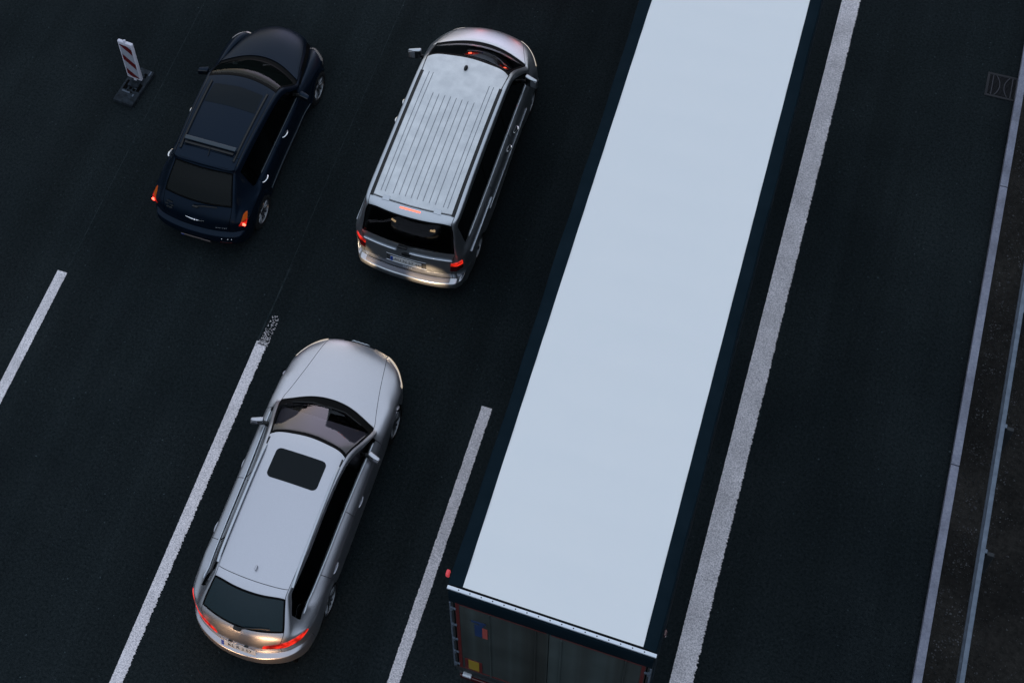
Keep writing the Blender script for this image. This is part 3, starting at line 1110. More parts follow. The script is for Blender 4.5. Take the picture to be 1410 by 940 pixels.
def arch_sides(stations, ring, arches, zr, flare=.012, ybot=None, gap=.055):
    """side rings: ring(s) gives (x list bottom..top); arches: list of (y, r) openings"""
    out = []
    for s, row in enumerate(stations):
        y5 = row[5][1]; z5 = row[5][2]
        yb = ybot[s] if ybot and ybot[s] is not None else y5
        xs = ring(s)
        L = len(xs)
        za = None
        for (yc, r, zc) in arches:
            if abs(yb - yc) < r - 1e-4:
                za = zc + math.sqrt(max(0, r * r - (yb - yc) ** 2))
        rows = []
        for l in range(L):
            z = zr[l]
            x = xs[l]
            if za is not None:
                zmin = za + gap * l
                if z < zmin:
                    z = zmin; 
                    if l < 2: x = max(x, xs[min(L - 1, 2)] + flare)
            top = z5 - .03 * (L - l)
            z = min(z, top) if za is None else min(z, max(top, za + .012 * l))
            y = lerp(yb, y5, min(1, (l + .0) / L))
            rows.append((x, y, z))
        out.append(rows)
    return out

def rows5(tab):
    """each entry: (y0,z0), (x,y,z) for columns 2..5 ; column 1 follows a parabola"""
    out = []
    for (c0, c2, c3, c4, c5) in tab:
        y0, z0 = c0
        out.append([(0, y0, z0), (c2[0] * .52, lerp(y0, c2[1], .27), lerp(z0, c2[2], .27)), c2, c3, c4, c5])
    return out

def emit_parts(B, root, spec):
    """spec: list of (object name, [net part names], material(s), kwargs, parent or None)"""
    made = {}
    for nm, keys, mats, kw, par in spec:
        if not any(k in B.names for k in keys):
            continue
        bm = B.take(keys, **kw)
        made[keys[0]] = part_obj(nm, bm, mats, made[par] if par else root)
    return made

def liner(B, root, glass_keys, off=.028):
    bm = B.take([n for n in B.names if n not in glass_keys], gap=0, flange=0, lift=-off)
    for f in bm.faces: f.normal_flip()
    return part_obj('inner_shell', bm, M['liner'], root)

def underbody(root, y0, y1, w, z=.24):
    bm = bmesh.new()
    box(bm, (0, (y0 + y1) / 2, z), (w, y1 - y0, .06), .02)
    return from_bm('underbody', bm, M['liner'], root)

def mirror(root, x, y, z, side, mat, s=(.20, .10, .13), yaw=12, foot=(.12, .03, -.06)):
    bm = bmesh.new()
    box(bm, (0, 0, 0), s, min(s) * .42, seg=4)
    for v in bm.verts:
        k = (v.co.x * side) / s[0] + .5
        v.co.z *= 1 - .25 * k
        v.co.y += .02 * k * k * -1
    bmesh.ops.rotate(bm, cent=(0, 0, 0), matrix=Matrix.Rotation(R(-yaw * side), 3, 'Z'), verts=bm.verts)
    bmesh.ops.translate(bm, vec=(side * x, y, z), verts=bm.verts)
    o = from_bm('mirror', bm, mat, root, angle=60)
    bm = bmesh.new()
    box(bm, (side * x, y - s[1] * .5 + .0, z - .004), (s[0] * .88, .016, s[2] * .84), .005, rot=Matrix.Rotation(R(-yaw * side), 3, 'Z'))
    from_bm('mirror_glass', bm, M['trim'], o)
    bm = bmesh.new()
    tube(bm, [(side * (x - s[0] * .35), y, z + foot[2] * .4), (side * (x - s[0] * .5 - foot[0]), y + foot[1], z + foot[2])], [.032, .035], 10)
    from_bm('mirror_foot', bm, M['trim'], o)
    return o

def handle(parent, p, side, mat, ln=.2, out=.035, curve=0.0):
    bm = bmesh.new()
    x, y, z = p
    pts = []
    n = 10
    for k in range(n + 1):
        u = k / n
        b = math.sin(math.pi * u)
        pts.append((side * (x + out * (b ** .5) if b > 0 else x), y + (u - .5) * ln, z + curve * (u - .5)))
    pts = [(side * (x + out * max(0, math.sin(math.pi * k / n)) ** .5), y + (k / n - .5) * ln, z + curve * (k / n - .5)) for k in range(n + 1)]
    tube(bm, pts, [.012 + .006 * math.sin(math.pi * k / n) for k in range(n + 1)], 8)
    return from_bm('handle', bm, mat, parent)

def plate(root, c, rot, w=.52, h=.11, txt=None, mat=None):
    bm = bmesh.new()
    box(bm, (0, 0, 0), (w, .008, h), .003)
    m4 = Matrix.Translation(c) @ rot
    bm.transform(m4)
    o = from_bm('license_plate', bm, mat or M['plate'], root)
    bm = bmesh.new()
    box(bm, (-w / 2 + .024, -.0035, 0), (.042, .006, h * .94), .001, seg=1)
    bm.transform(m4)
    from_bm('country_strip', bm, M['plate_blue'], o)
    if txt:
        text_mesh('plate_lettering', txt, h * .80, M['plate_ink'], o, m4 @ Matrix.Translation((.022, -.0055, 0)) @ Matrix.Rotation(R(90), 4, 'X'))
    return o

def spot(parent, loc, target, power, col, size=70, blend=.6, r=.05):
    d = bpy.data.lights.new('headlamp_beam', 'SPOT')
    d.energy = power; d.color = col; d.spot_size = R(size); d.spot_blend = blend; d.shadow_soft_size = r
    o = bpy.data.objects.new('headlamp_beam', d); COL.objects.link(o); o.parent = parent
    o.location = loc
    o.rotation_euler = (Vector(target) - Vector(loc)).to_track_quat('-Z', 'Y').to_euler()
    return o

def glow(parent, loc, power, col, r=.04):
    d = bpy.data.lights.new('lamp_glow', 'POINT'); d.energy = power; d.color = col; d.shadow_soft_size = r
    o = bpy.data.objects.new('lamp_glow', d); COL.objects.link(o); o.parent = parent; o.location = loc
    return o

def patch_obj(name, body, top, bot, direction, mat, parent, **kw):
    return part_obj(name, drape_patch(body, top, bot, direction, **kw), mat, parent)

def mir(pts, s): return [(s * p[0], p[1], p[2]) for p in pts]

# ------------------------------------------------------------ silver station wagon
def wagon():
    root = empty('station_wagon', (-5.826, 7.31, 0), 'silver station wagon with dark sunroof and roof rails behind the silver van', 'car')
    T = rows5([
        ((3.80, .64), (.48, 3.725, .635), (.61, 3.645, .635), (.74, 3.515, .645), (.845, 3.32, .665)),
        ((3.63, .735), (.52, 3.53, .725), (.655, 3.45, .72), (.775, 3.35, .715), (.872, 3.20, .705)),
        ((3.30, .815), (.585, 3.15, .805), (.71, 3.08, .80), (.80, 3.03, .785), (.885, 3.0, .75)),
        ((3.02, .87), (.645, 2.86, .855), (.75, 2.84, .845), (.825, 2.84, .83), (.90, 2.84, .79)),
        ((2.82, .905), (.70, 2.62, .89), (.775, 2.60, .885), (.835, 2.60, .87), (.905, 2.60, .83)),
        ((2.67, .93), (.745, 2.43, .925), (.79, 2.40, .925), (.835, 2.40, .91), (.905, 2.40, .87)),
        ((2.55, .955), (.745, 2.33, .985), (.788, 2.29, .975), (.825, 2.27, .945), (.905, 2.26, .885)),
        ((2.22, 1.165), (.675, 2.02, 1.18), (.72, 1.98, 1.14), (.805, 1.99, .975), (.905, 1.98, .905)),
        ((1.83, 1.375), (.595, 1.71, 1.35), (.645, 1.66, 1.30), (.785, 1.70, .99), (.905, 1.68, .915)),
        ((1.08, 1.465), (.56, 1.08, 1.43), (.61, 1.08, 1.37), (.768, 1.08, 1.005), (.905, 1.08, .925)),
        ((.40, 1.475), (.555, .40, 1.44), (.605, .40, 1.375), (.763, .40, 1.015), (.905, .40, .935)),
        ((.0, 1.465), (.55, .05, 1.435), (.595, .08, 1.365), (.76, .10, 1.02), (.905, .12, .94)),
        ((-.43, 1.44), (.53, -.39, 1.42), (.572, -.30, 1.34), (.75, -.22, 1.03), (.90, -.12, .95)),
        ((-.57, 1.415), (.535, -.50, 1.395), (.58, -.44, 1.31), (.742, -.44, 1.045), (.895, -.34, .955)),
        ((-.80, 1.30), (.58, -.69, 1.265), (.645, -.62, 1.20), (.745, -.60, 1.05), (.885, -.52, .96)),
        ((-1.0, 1.13), (.62, -.86, 1.115), (.69, -.80, 1.08), (.76, -.74, 1.03), (.87, -.64, .965)),
        ((-1.065, 1.02), (.60, -.955, 1.01), (.70, -.885, 1.0), (.775, -.81, .985), (.845, -.71, .955)),
    ])
    ybot = [3.32, 3.203, 3.04, 2.843, 2.646, 2.483, None, None, None, None, .36, .20, 0, -.20, -.36, -.56, -.72]
    base = [.875, .905, .922, .925, .917]
    def ring(s):
        if s == 0: return [.82, .85, .86, .86, .855]
        if s == 1: return [.86, .885, .89, .89, .885]
        if s == 2: return [.875, .90, .905, .905, .90]
        if s == 15: return [.86, .89, .90, .895, .89]
        if s == 16: return [.83, .865, .87, .86, .86]
        return base
    sides = arch_sides(T, ring, [(2.843, .36, .33), (0, .36, .33)], [.22, .37, .55, .66, .82], ybot=ybot)
    fx = [0, .26, .5, .64, .755]
    front = [[(fx[c], [3.84, 3.82, 3.75, 3.66, 3.53][c] + dy, z) for c in range(5)] for dy, z in ((-.07, .22), (0, .35), (.0, .50), (-.02, .56), (-.02, .61))]
    rx = [0, .31, .58, .70, .79]
    rear = [[(rx[c], [-1.205, -1.175, -1.07, -.985, -.885][c] + dy, z) for c in range(5)] for dy, z in ((.05, .27), (0, .44), (.005, .60), (.085, .65), (.085, .85))]
    def partof(k, s, c, sg):
        if k == 't':
            if s <= 4: return 'hood' if c < 2 else 'body'
            if s == 5: return 'cowl' if c < 2 else 'body'
            if s in (6, 7):
                if c < 2: return 'windscreen'
                if c == 2: return 'body'
                return ('win_f%d' if c == 3 else 'door_f%d') % sg
            if s <= 12:
                if c < 2: return 'roof' if s < 12 else 'tailgate'
                if c == 2: return 'body'
                if c == 3:
                    return ('win_f%d' if s < 9 else 'win_r%d' if s < 11 else 'win_q%d') % sg
                return ('door_f%d' if s < 9 else 'door_r%d') % sg if s < 11 else 'body'
            if s in (13, 14):
                if c < 2: return 'rear_window'
                if c == 3 and s == 13: return 'win_q%d' % sg
                return 'body'
            return 'tailgate' if c < 2 else 'body'
        if k == 's':
            if s in (6, 7, 8) and c >= 1: return 'door_f%d' % sg
            if (s == 9 and c >= 1) or (s == 10 and c >= 3): return 'door_r%d' % sg
            if s == 0 and c < 3: return 'front_bumper'
            if s == 15 and c < 3: return 'rear_bumper'
            return 'body'
        if k == 'f':
            if c >= 2 and s >= 3: return 'body'
            if s >= 2 and c < 1: return 'grille'
            return 'front_bumper'
        if s >= 3: return 'tailgate' if c < 2 else 'body'
        return 'rear_bumper'
    B = Body(T, sides, front, rear, partof)
    cr = {}
    for c in range(-5, 5):
        cr[(B.E('r', 2, c), B.E('r', 2, c + 1))] = .8
        cr[(B.E('r', 3, c), B.E('r', 3, c + 1))] = .8
        if -2 <= c < 2:
            cr[(B.T(13, c), B.T(13, c + 1))] = .9
            cr[(B.T(5, c), B.T(5, c + 1))] = .6
            cr[(B.T(6, c), B.T(6, c + 1))] = .6
            cr[(B.T(8, c), B.T(8, c + 1))] = .5
    for s in range(6, 13):
        for sg in (-1, 1):
            cr[(B.T(s, 4 * sg), B.T(s + 1, 4 * sg))] = .7
            cr[(B.T(s, 3 * sg), B.T(s + 1, 3 * sg))] = .4
    for s in range(0, 5):
        for sg in (-1, 1):
            cr[(B.T(s, 2 * sg), B.T(s + 1, 2 * sg))] = .25
    B.crease = cr
    B.split(3)
    S = M['silver']; G = [M['glass'], M['frit']]
    gl = dict(gap=.006, flange=.01, frit=1)
    GK = {'windscreen', 'rear_window'} | {n for n in B.names if n.startswith('win_')}
    spec = [('body', ['body'], S, {}, None), ('hood', ['hood'], S, dict(gap=.005), None), ('cowl', ['cowl'], M['frit'], dict(lift=-.012), None),
            ('roof', ['roof'], S, dict(gap=.004), None), ('tailgate', ['tailgate'], S, dict(gap=.005), None),
            ('front_bumper', ['front_bumper'], S, dict(gap=.003), None), ('grille', ['grille'], M['trim'], dict(lift=-.006), None),
            ('rear_bumper', ['rear_bumper'], S, dict(gap=.004), None),
            ('windscreen', ['windscreen'], [M['ws_wagon'], M['frit']], gl, None), ('rear_window', ['rear_window'], [M['rg_wagon'], M['frit']], dict(gap=.008, flange=.01, frit=1), None)]
    for sg in (1, -1):
        spec += [('front_door', ['door_f%d' % sg], S, dict(gap=.005), None), ('rear_door', ['door_r%d' % sg], S, dict(gap=.005), None),
                 ('door_window', ['win_f%d' % sg], G, dict(gap=.012, flange=.01), 'door_f%d' % sg), ('door_window', ['win_r%d' % sg], G, dict(gap=.012, flange=.01), 'door_r%d' % sg),
                 ('quarter_window', ['win_q%d' % sg], G, dict(gap=.012, flange=.01), 'body')]
    made = emit_parts(B, root, spec)
    liner(B, root, GK)
    underbody(root, -.95, 3.6, 1.5)
    # sunroof with rounded corners
    def rrect(x0, x1, y0, y1, r, z=1.4, n=6):
        top, bot = [], []
        for k in range(n + 1):
            a = math.pi - k * math.pi / 2 / n
            top.append((x0 + r + r * math.cos(a), y1 - r + r * math.sin(a), z)); bot.append((x0 + r + r * math.cos(a), y0 + r - r * math.sin(a), z))
        for k in range(n + 1):
            a = math.pi / 2 - k * math.pi / 2 / n
            top.append((x1 - r + r * math.cos(a), y1 - r + r * math.sin(a), z)); bot.append((x1 - r + r * math.cos(a), y0 + r - r * math.sin(a), z))
        return top, bot
    t_, b_ = rrect(-.385, .385, 1.05, 1.53, .075)
    patch_obj('sunroof', B, t_, b_, (0, 0, -1), M['sunroof'], made['roof'], lift=.003, n=40, m=14, thick=.01)
    # antenna fin
    bm = bmesh.new()
    box(bm, (0, -.25, 1.48), (.028, .075, .035), .012, seg=3)
    from_bm('antenna', bm, S, made['roof'])
    for sg in (1, -1):
        # roof rail
        bm = bmesh.new()
        pts = []
        for k in range(25):
            u = k / 24; y = lerp(1.52, -.32, u)
            h, _ = B.ray((sg * .562, y, 3), (0, 0, -1))
            e = min(1, min(u, 1 - u) * 14)
            pts.append((sg * .562, y, h.z + .004 + .026 * e))
        tube(bm, pts, .021, 8)
        from_bm('roof_rail', bm, M['rail_silver'], root)
        bm = drape_strip(B, mir([(.565, 1.66, 1.4), (.567, .4, 1.4), (.552, -.36, 1.4)], sg), .022, (0, 0, -1), .002)
        part_obj('roof_gutter', bm, M['trim'], root)
        # bright belt trim under the side glass
        bm = drape_tube(B, mir([(.825, 2.2, .975), (.795, 1.7, .985), (.778, 1.08, 1.0), (.773, .4, 1.01), (.76, -.2, 1.025), (.75, -.5, 1.04)], sg), .011, (-sg * .8, 0, -.6))
        part_obj('belt_trim', bm, M['alu'], root)
        # lamps
        tp = mir([(.43, -1.2, .935), (.60, -1.0, .965), (.78, -.85, .985), (.85, -.66, .97)], sg)
        bt = mir([(.40, -1.2, .855), (.62, -1.0, .815), (.80, -.85, .83), (.87, -.64, .945)], sg)
        tl = patch_obj('tail_light', B, tp, bt, (-sg * .45, .85, -.25), M['lamp_red'], root, lift=.006, n=24, m=8)
        tp = mir([(.49, 3.725, .66), (.595, 3.655, .66), (.715, 3.545, .66), (.825, 3.37, .66), (.84, 3.29, .66)], sg)
        bt = mir([(.50, 3.75, .62), (.61, 3.695, .60), (.74, 3.59, .60), (.855, 3.40, .61), (.865, 3.29, .65)], sg)
        hl = patch_obj('headlight', B, tp, bt, (-sg * .25, -.5, -.8), M['headlamp'], root, lift=.008, n=20, m=8)
        spot(root, (sg * .62, 3.92, .56), (sg * .60, 5.5, .50), HEAD_W, (1, .70, .42), 30, .55, .05)
        for y, z, pr in ((1.34, .83, 'door_f%d'), (.30, .86, 'door_r%d')):
            h, _ = B.ray((sg * 3, y, z), (-sg, 0, 0))
            handle(made[pr % sg], (abs(h.x) - .008, y, z), sg, S, .18, .018)
        mirror(root, .925, 1.96, 1.045, sg, S, (.20, .075, .14), 14)
        for y in (0, 2.843):
            wheel(root, sg * .80, y, .325, .225, sg, 7 if True else 5, True)
        seat(root, sg * .38, 1.25, .52)
        # seam of the fuel flap
        if sg > 0:
            pass
    seat(root, 0, .30, .52, 1.25, 'rear_seat')
    bm = bmesh.new()
    box(bm, (0, 2.08, .84), (1.40, .55, .16), .06, seg=3)
    from_bm('dashboard', bm, M['dash_pale'], root)
    steering(root, -.38, 1.72, .86)
    # rear details
    bm = bmesh.new()
    pts = [(-.02, -1.02, 1.125), (.12, -.985, 1.165), (.30, -.93, 1.175), (.42, -.90, 1.165)]
    tube(bm, pts, .013, 6)
    box(bm, (-.02, -1.02, 1.12), (.12, .05, .035), .012)
    from_bm('wiper', bm, M['trim'], made['tailgate'])
    rot = Matrix.Rotation(R(-12), 4, 'X')
    bm = drape_patch(B, [(-.33, -1.3, .80), (0, -1.3, .805), (.33, -1.3, .80)], [(-.33, -1.3, .69), (0, -1.3, .69), (.33, -1.3, .69)], (0, 1, 0), lift=.003, thick=.004, n=20)
    part_obj('plate_recess', bm, M['silver'], made['tailgate'])
    hp, _ = B.ray((0, -3, .74), (0, 1, 0))
    plate(root, (0, hp.y - .03, .735), Matrix.Rotation(R(-16), 4, 'X'), .52, .11, 'KL R 2 57')
    for sx in (-.12, .12):
        bm = bmesh.new()
        box(bm, (sx, -1.125, .815), (.06, .03, .012), .004)
        from_bm('plate_lamp', bm, M['trim'], made['tailgate'])
    for sg in (1, -1):
        glow(root, (sg * .62, -1.10, .90), TAIL_W, (1, .10, .05), .06)
    # four linked rings on the nose
    bm = bmesh.new()
    for k in range(4):
        cx = -.099 + .066 * k
        pts = [(cx + .043 * math.cos(q * math.tau / 20), 3.832, .572 + .043 * math.sin(q * math.tau / 20)) for q in range(21)]
        tube(bm, pts, .009, 6, caps=False)
    from_bm('emblem', bm, M['alu'], root)
    # black wipers in the cowl
    for x0, x1 in ((-.55, .05), (-.02, .55)):
        bm = bmesh.new()
        tube(bm, [(x0, 2.50 - .35 * x0 * x0 * .9 + .02, .985), ((x0 + x1) / 2, 2.53 - .3 * ((x0 + x1) / 2) ** 2, .99), (x1, 2.50 - .35 * x1 * x1, .99)], .009, 6)
        from_bm('wiper', bm, M['trim'], root)
    return root
HEAD_W, PLATE_W, TAIL_W = 34.0, .03, .012
M['rail_silver'] = P('rail_silver', (.55, .58, .63), .38, .9)
M['sunroof'] = glass('sunroof_glass', (.04, .05, .06), opacity=.9, body=(.003, .0065, .009), refl=.28, rough=.05)
wagon()

# ------------------------------------------------------------ silver van
def van():
    root = empty('passenger_van', (-5.573, 13.497, 0), 'silver passenger van with ribbed roof ahead of the silver wagon', 'van')
    T = rows5([
        ((3.86, .78), (.54, 3.77, .78), (.68, 3.66, .79), (.79, 3.52, .80), (.875, 3.36, .82)),
        ((3.76, 1.00), (.56, 3.64, .99), (.70, 3.53, .985), (.81, 3.40, .98), (.90, 3.24, .94)),
        ((3.56, 1.14), (.64, 3.40, 1.12), (.76, 3.31, 1.11), (.85, 3.22, 1.08), (.925, 3.14, 1.02)),
        ((3.36, 1.23), (.72, 3.18, 1.205), (.81, 3.12, 1.185), (.87, 3.06, 1.14), (.935, 3.0, 1.06)),
        ((3.26, 1.26), (.785, 3.03, 1.25), (.85, 2.96, 1.215), (.885, 2.90, 1.17), (.94, 2.84, 1.09)),
        ((3.19, 1.285), (.785, 2.96, 1.285), (.845, 2.89, 1.25), (.885, 2.80, 1.18), (.94, 2.70, 1.10)),
        ((2.88, 1.56), (.735, 2.68, 1.56), (.795, 2.60, 1.50), (.882, 2.55, 1.185), (.945, 2.50, 1.105)),
        ((2.50, 1.82), (.695, 2.36, 1.80), (.765, 2.28, 1.73), (.88, 2.30, 1.19), (.945, 2.30, 1.11)),
        ((1.70, 1.905), (.685, 1.66, 1.885), (.762, 1.66, 1.80), (.878, 1.66, 1.19), (.945, 1.66, 1.11)),
        ((.60, 1.915), (.685, .60, 1.89), (.765, .60, 1.80), (.878, .60, 1.19), (.945, .60, 1.11)),
        ((.0, 1.90), (.69, .05, 1.875), (.768, .05, 1.79), (.875, .05, 1.195), (.945, .05, 1.11)),
        ((-.49, 1.865), (.70, -.44, 1.84), (.77, -.38, 1.755), (.87, -.32, 1.20), (.94, -.22, 1.11)),
        ((-.66, 1.80), (.685, -.59, 1.775), (.755, -.53, 1.70), (.86, -.48, 1.20), (.935, -.40, 1.11)),
        ((-.77, 1.51), (.73, -.68, 1.50), (.80, -.62, 1.45), (.868, -.60, 1.19), (.93, -.54, 1.11)),
        ((-.835, 1.22), (.765, -.745, 1.21), (.83, -.70, 1.19), (.88, -.66, 1.15), (.92, -.62, 1.09)),
        ((-.855, 1.12), (.76, -.765, 1.11), (.83, -.735, 1.10), (.88, -.70, 1.08), (.905, -.67, 1.05)),
    ])
    ybot = [3.40, 3.36, 3.18, 3.0, 2.80, 2.64, 2.45, None, None, .36, .05, -.22, -.36, -.50, -.60, -.66]
    def ring(s):
        if s == 0: return [.83, .865, .875, .875, .875]
        if s == 1: return [.87, .895, .905, .905, .90]
        if s == 14: return [.90, .925, .935, .935, .93]
        if s == 15: return [.86, .90, .91, .91, .91]
        return [.90, .93, .95, .955, .95]
    sides = arch_sides(T, ring, [(3.0, .37, .34), (0, .37, .34)], [.24, .40, .60, .72, .92], ybot=ybot)
    fx = [0, .29, .55, .69, .80]
    front = [[(fx[c], [3.90, 3.87, 3.78, 3.68, 3.55][c] + dy, z) for c in range(5)] for dy, z in ((-.07, .24), (0, .38), (.0, .55), (-.02, .62), (-.02, .70))]
    rx = [0, .40, .74, .81, .865]
    rear = [[(rx[c], [-.985, -.97, -.905, -.86, -.79][c] + dy, z) for c in range(5)] for dy, z in ((.05, .30), (0, .42), (.012, .50), (.105, .535), (.085, .72))]
    def partof(k, s, c, sg):
        if k == 't':
            if s <= 3: return 'hood' if c < 2 else 'body'
            if s == 4: return 'cowl' if c < 2 else 'body'
            if s in (5, 6):
                if c < 2: return 'windscreen'
                if c == 2: return 'body'
                return ('win_f%d' if c == 3 else 'door_f%d') % sg
            if s <= 10:
                if c < 2: return 'roof'
                if c == 2: return 'body'
                if c == 3: return ('win_f%d' if s < 8 else 'win_r%d' if s < 9 else 'win_q%d') % sg
                return ('door_f%d' if s < 8 else 'door_r%d') % sg if s < 9 else 'body'
            if s == 11:
                if c < 2: return 'tailgate'
                return 'win_q%d' % sg if c == 3 else 'body'
            if s in (12, 13):
                return 'rear_window' if c < 2 else 'body'
            return 'tailgate' if c < 2 else 'body'
        if k == 's':
            if s in (6, 7) and c >= 1: return 'door_f%d' % sg
            if s == 8 and c >= 1: return 'door_r%d' % sg
            if s == 0 and c < 3: return 'front_bumper'
            if s in (13, 14) and c < 3: return 'rear_bumper'
            return 'body'
        if k == 'f':
            if s >= 3: return 'grille' if c < 2 else 'body'
            return 'front_bumper'
        if s >= 3: return 'tailgate' if c < 2 else 'body'
        return 'rear_bumper'
    B = Body(T, sides, front, rear, partof)
    cr = {}
    for c in range(-5, 5):
        for l, w in ((1, .3), (2, .85), (3, .8), (4, .7)):
            cr[(B.E('r', l, c), B.E('r', l, c + 1))] = w
        if -2 <= c < 2:
            cr[(B.T(12, c), B.T(12, c + 1))] = .7
            cr[(B.T(14, c), B.T(14, c + 1))] = .5
            cr[(B.T(4, c), B.T(4, c + 1))] = .6
            cr[(B.T(5, c), B.T(5, c + 1))] = .6
            cr[(B.T(7, c), B.T(7, c + 1))] = .6
    for s in range(5, 13):
        for sg in (-1, 1):
            cr[(B.T(s, 4 * sg), B.T(s + 1, 4 * sg))] = .7
            cr[(B.T(s, 3 * sg), B.T(s + 1, 3 * sg))] = .3
    for s in range(12, 15):
        for sg in (-1, 1):
            cr[(B.T(s, 2 * sg), B.T(s + 1, 2 * sg))] = .4
    B.crease = cr
    B.split(3)
    S = M['silver_van']; G = [M['privacy'], M['frit']]
    gl = dict(gap=.006, flange=.01, frit=1)
    GK = {'windscreen', 'rear_window'} | {n for n in B.names if n.startswith('win_')}
    spec = [('body', ['body'], S, {}, None), ('hood', ['hood'], S, dict(gap=.005), None), ('cowl', ['cowl'], M['frit'], dict(lift=-.012), None),
            ('roof', ['roof'], M['roof_dirt'], dict(gap=.003), None), ('tailgate', ['tailgate'], S, dict(gap=.006), None),
            ('front_bumper', ['front_bumper'], S, dict(gap=.003), None), ('grille', ['grille'], M['trim'], dict(lift=-.006), None),
            ('rear_bumper', ['rear_bumper'], S, dict(gap=.004), None),
            ('windscreen', ['windscreen'], [M['glass'], M['frit']], gl, None), ('rear_window', ['rear_window'], [M['rg_van'], M['frit']], dict(gap=.008, flange=.01, frit=1), None)]
    for sg in (1, -1):
        spec += [('front_door', ['door_f%d' % sg], S, dict(gap=.005), None), ('sliding_door', ['door_r%d' % sg], S, dict(gap=.005), None),
                 ('door_window', ['win_f%d' % sg], G, dict(gap=.012, flange=.01), 'door_f%d' % sg), ('door_window', ['win_r%d' % sg], G, dict(gap=.012, flange=.01), 'door_r%d' % sg),
                 ('quarter_window', ['win_q%d' % sg], G, dict(gap=.012, flange=.01), 'body')]
    made = emit_parts(B, root, spec)
    liner(B, root, GK)
    underbody(root, -.8, 3.7, 1.55)
    # roof tracks: dark channels at both sides, ribs pressed into the sheet, rear joint
    for sg in (1, -1):
        bm = drape_strip(B, mir([(.665, 2.02, 1.9), (.662, 1.2, 1.9), (.664, -.47, 1.9)], sg), .054, (0, 0, -1), .004, 60)
        part_obj('roof_track', bm, M['trim'], made['roof'])
        bm = drape_strip(B, mir([(.70, 2.38, 1.85), (.672, 2.02, 1.9)], sg), .012, (0, 0, -1), .004, 14)
        part_obj('roof_gutter', bm, M['trim'], made['roof'])
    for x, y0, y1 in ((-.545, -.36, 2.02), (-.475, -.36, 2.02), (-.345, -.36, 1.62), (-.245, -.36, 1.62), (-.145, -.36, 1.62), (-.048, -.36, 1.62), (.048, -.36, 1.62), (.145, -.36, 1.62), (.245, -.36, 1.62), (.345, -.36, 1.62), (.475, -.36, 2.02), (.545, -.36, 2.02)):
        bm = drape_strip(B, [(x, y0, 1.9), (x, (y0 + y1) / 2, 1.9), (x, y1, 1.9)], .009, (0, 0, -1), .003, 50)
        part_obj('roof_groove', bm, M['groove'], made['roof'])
    bm = drape_strip(B, [(-.66, -.455, 1.9), (-.3, -.49, 1.9), (0, -.50, 1.9), (.3, -.49, 1.9), (.66, -.455, 1.9)], .014, (0, 0, -1), .003, 40)
    part_obj('roof_gutter', bm, M['trim'], made['roof'])
    for sg in (-1, 1):
        bm = drape_patch(B, [(sg * .42 - .05, -.42, 1.9), (sg * .42 + .05, -.42, 1.9)], [(sg * .42 - .06, -.50, 1.9), (sg * .42 + .06, -.50, 1.9)], (0, 0, -1), lift=.012, n=8, m=4, thick=.014)
        part_obj('tailgate_hinge', bm, S, made['tailgate'])
    # antenna base
    h, _ = B.ray((0, 2.26, 3), (0, 0, -1))
    bm = bmesh.new()
    bmesh.ops.create_uvsphere(bm, u_segments=14, v_segments=8, radius=.05, matrix=Matrix.Translation((0, 2.26, h.z + .01)) @ Matrix.Diagonal((.65, 1.15, .8, 1)))
    from_bm('antenna', bm, M['trim'], made['roof'])
    # high brake lamp in the spoiler edge
    bm = drape_patch(B, [(-.165, -.5, 1.80), (0, -.5, 1.80), (.165, -.5, 1.80)], [(-.165, -.5, 1.765), (0, -.5, 1.765), (.165, -.5, 1.765)], (0, .6, -.8), lift=.006, n=16, m=4)
    part_obj('brake_light', bm, M['brake_on'], made['tailgate'])
    for sg in (1, -1):
        bm = drape_tube(B, mir([(.885, 2.75, 1.19), (.882, 2.3, 1.195), (.88, 1.66, 1.20), (.88, .6, 1.20), (.875, .05, 1.205), (.87, -.36, 1.21)], sg), .011, (-sg * .8, 0, -.6))
        part_obj('belt_trim', bm, M['alu'], root)
        bm = drape_tube(B, mir([(.95, 2.5, .80), (.955, 1.5, .80), (.955, .45, .80)], sg), .012, (-sg, 0, 0))
        part_obj('side_rail', bm, S, root)
        bm = drape_tube(B, mir([(.95, .55, 1.0), (.95, 0, 1.0), (.94, -.5, 1.0)], sg), .012, (-sg, 0, 0))
        part_obj('sliding_track', bm, M['alu'], root)
        # tail lamps: lit top, dark bottom
        D = (-sg * .35, .9, -.12)
        tp = mir([(.760, -.92, .985), (.83, -.85, 1.015), (.893, -.75, 1.035)], sg)
        md = mir([(.750, -.92, .925), (.83, -.85, .925), (.900, -.75, .93)], sg)
        bt = mir([(.745, -.92, .80), (.83, -.85, .80), (.905, -.76, .81)], sg)
        tl = patch_obj('tail_light', B, tp, md, D, M['lamp_red'], root, lift=.008, n=16, m=6)
        patch_obj('reverse_lens', B, md, bt, D, M['lamp_dark'], tl, lift=.008, n=16, m=6)
        glow(root, (sg * .90, -.98, .98), TAIL_W, (1, .10, .05), .05)
        tp = mir([(.58, 3.9, .99), (.70, 3.8, .985), (.83, 3.6, .97), (.90, 3.3, .94)], sg)
        bt = mir([(.56, 3.9, .80), (.70, 3.8, .80), (.82, 3.6, .81), (.885, 3.36, .84)], sg)
        patch_obj('headlight', B, tp, bt, (-sg * .35, -.9, -.2), M['headlamp'], root, lift=.006, n=18, m=8)
        mirror(root, 1.01, 2.60, 1.44, sg, S, (.22, .07, .24), 10, (.10, .05, -.12))
        for y in (0, 3.0):
            wheel(root, sg * .80, y, .335, .225, sg, 5, False)
        h, _ = B.ray((sg * 3, 1.90, 1.02), (-sg, 0, 0))
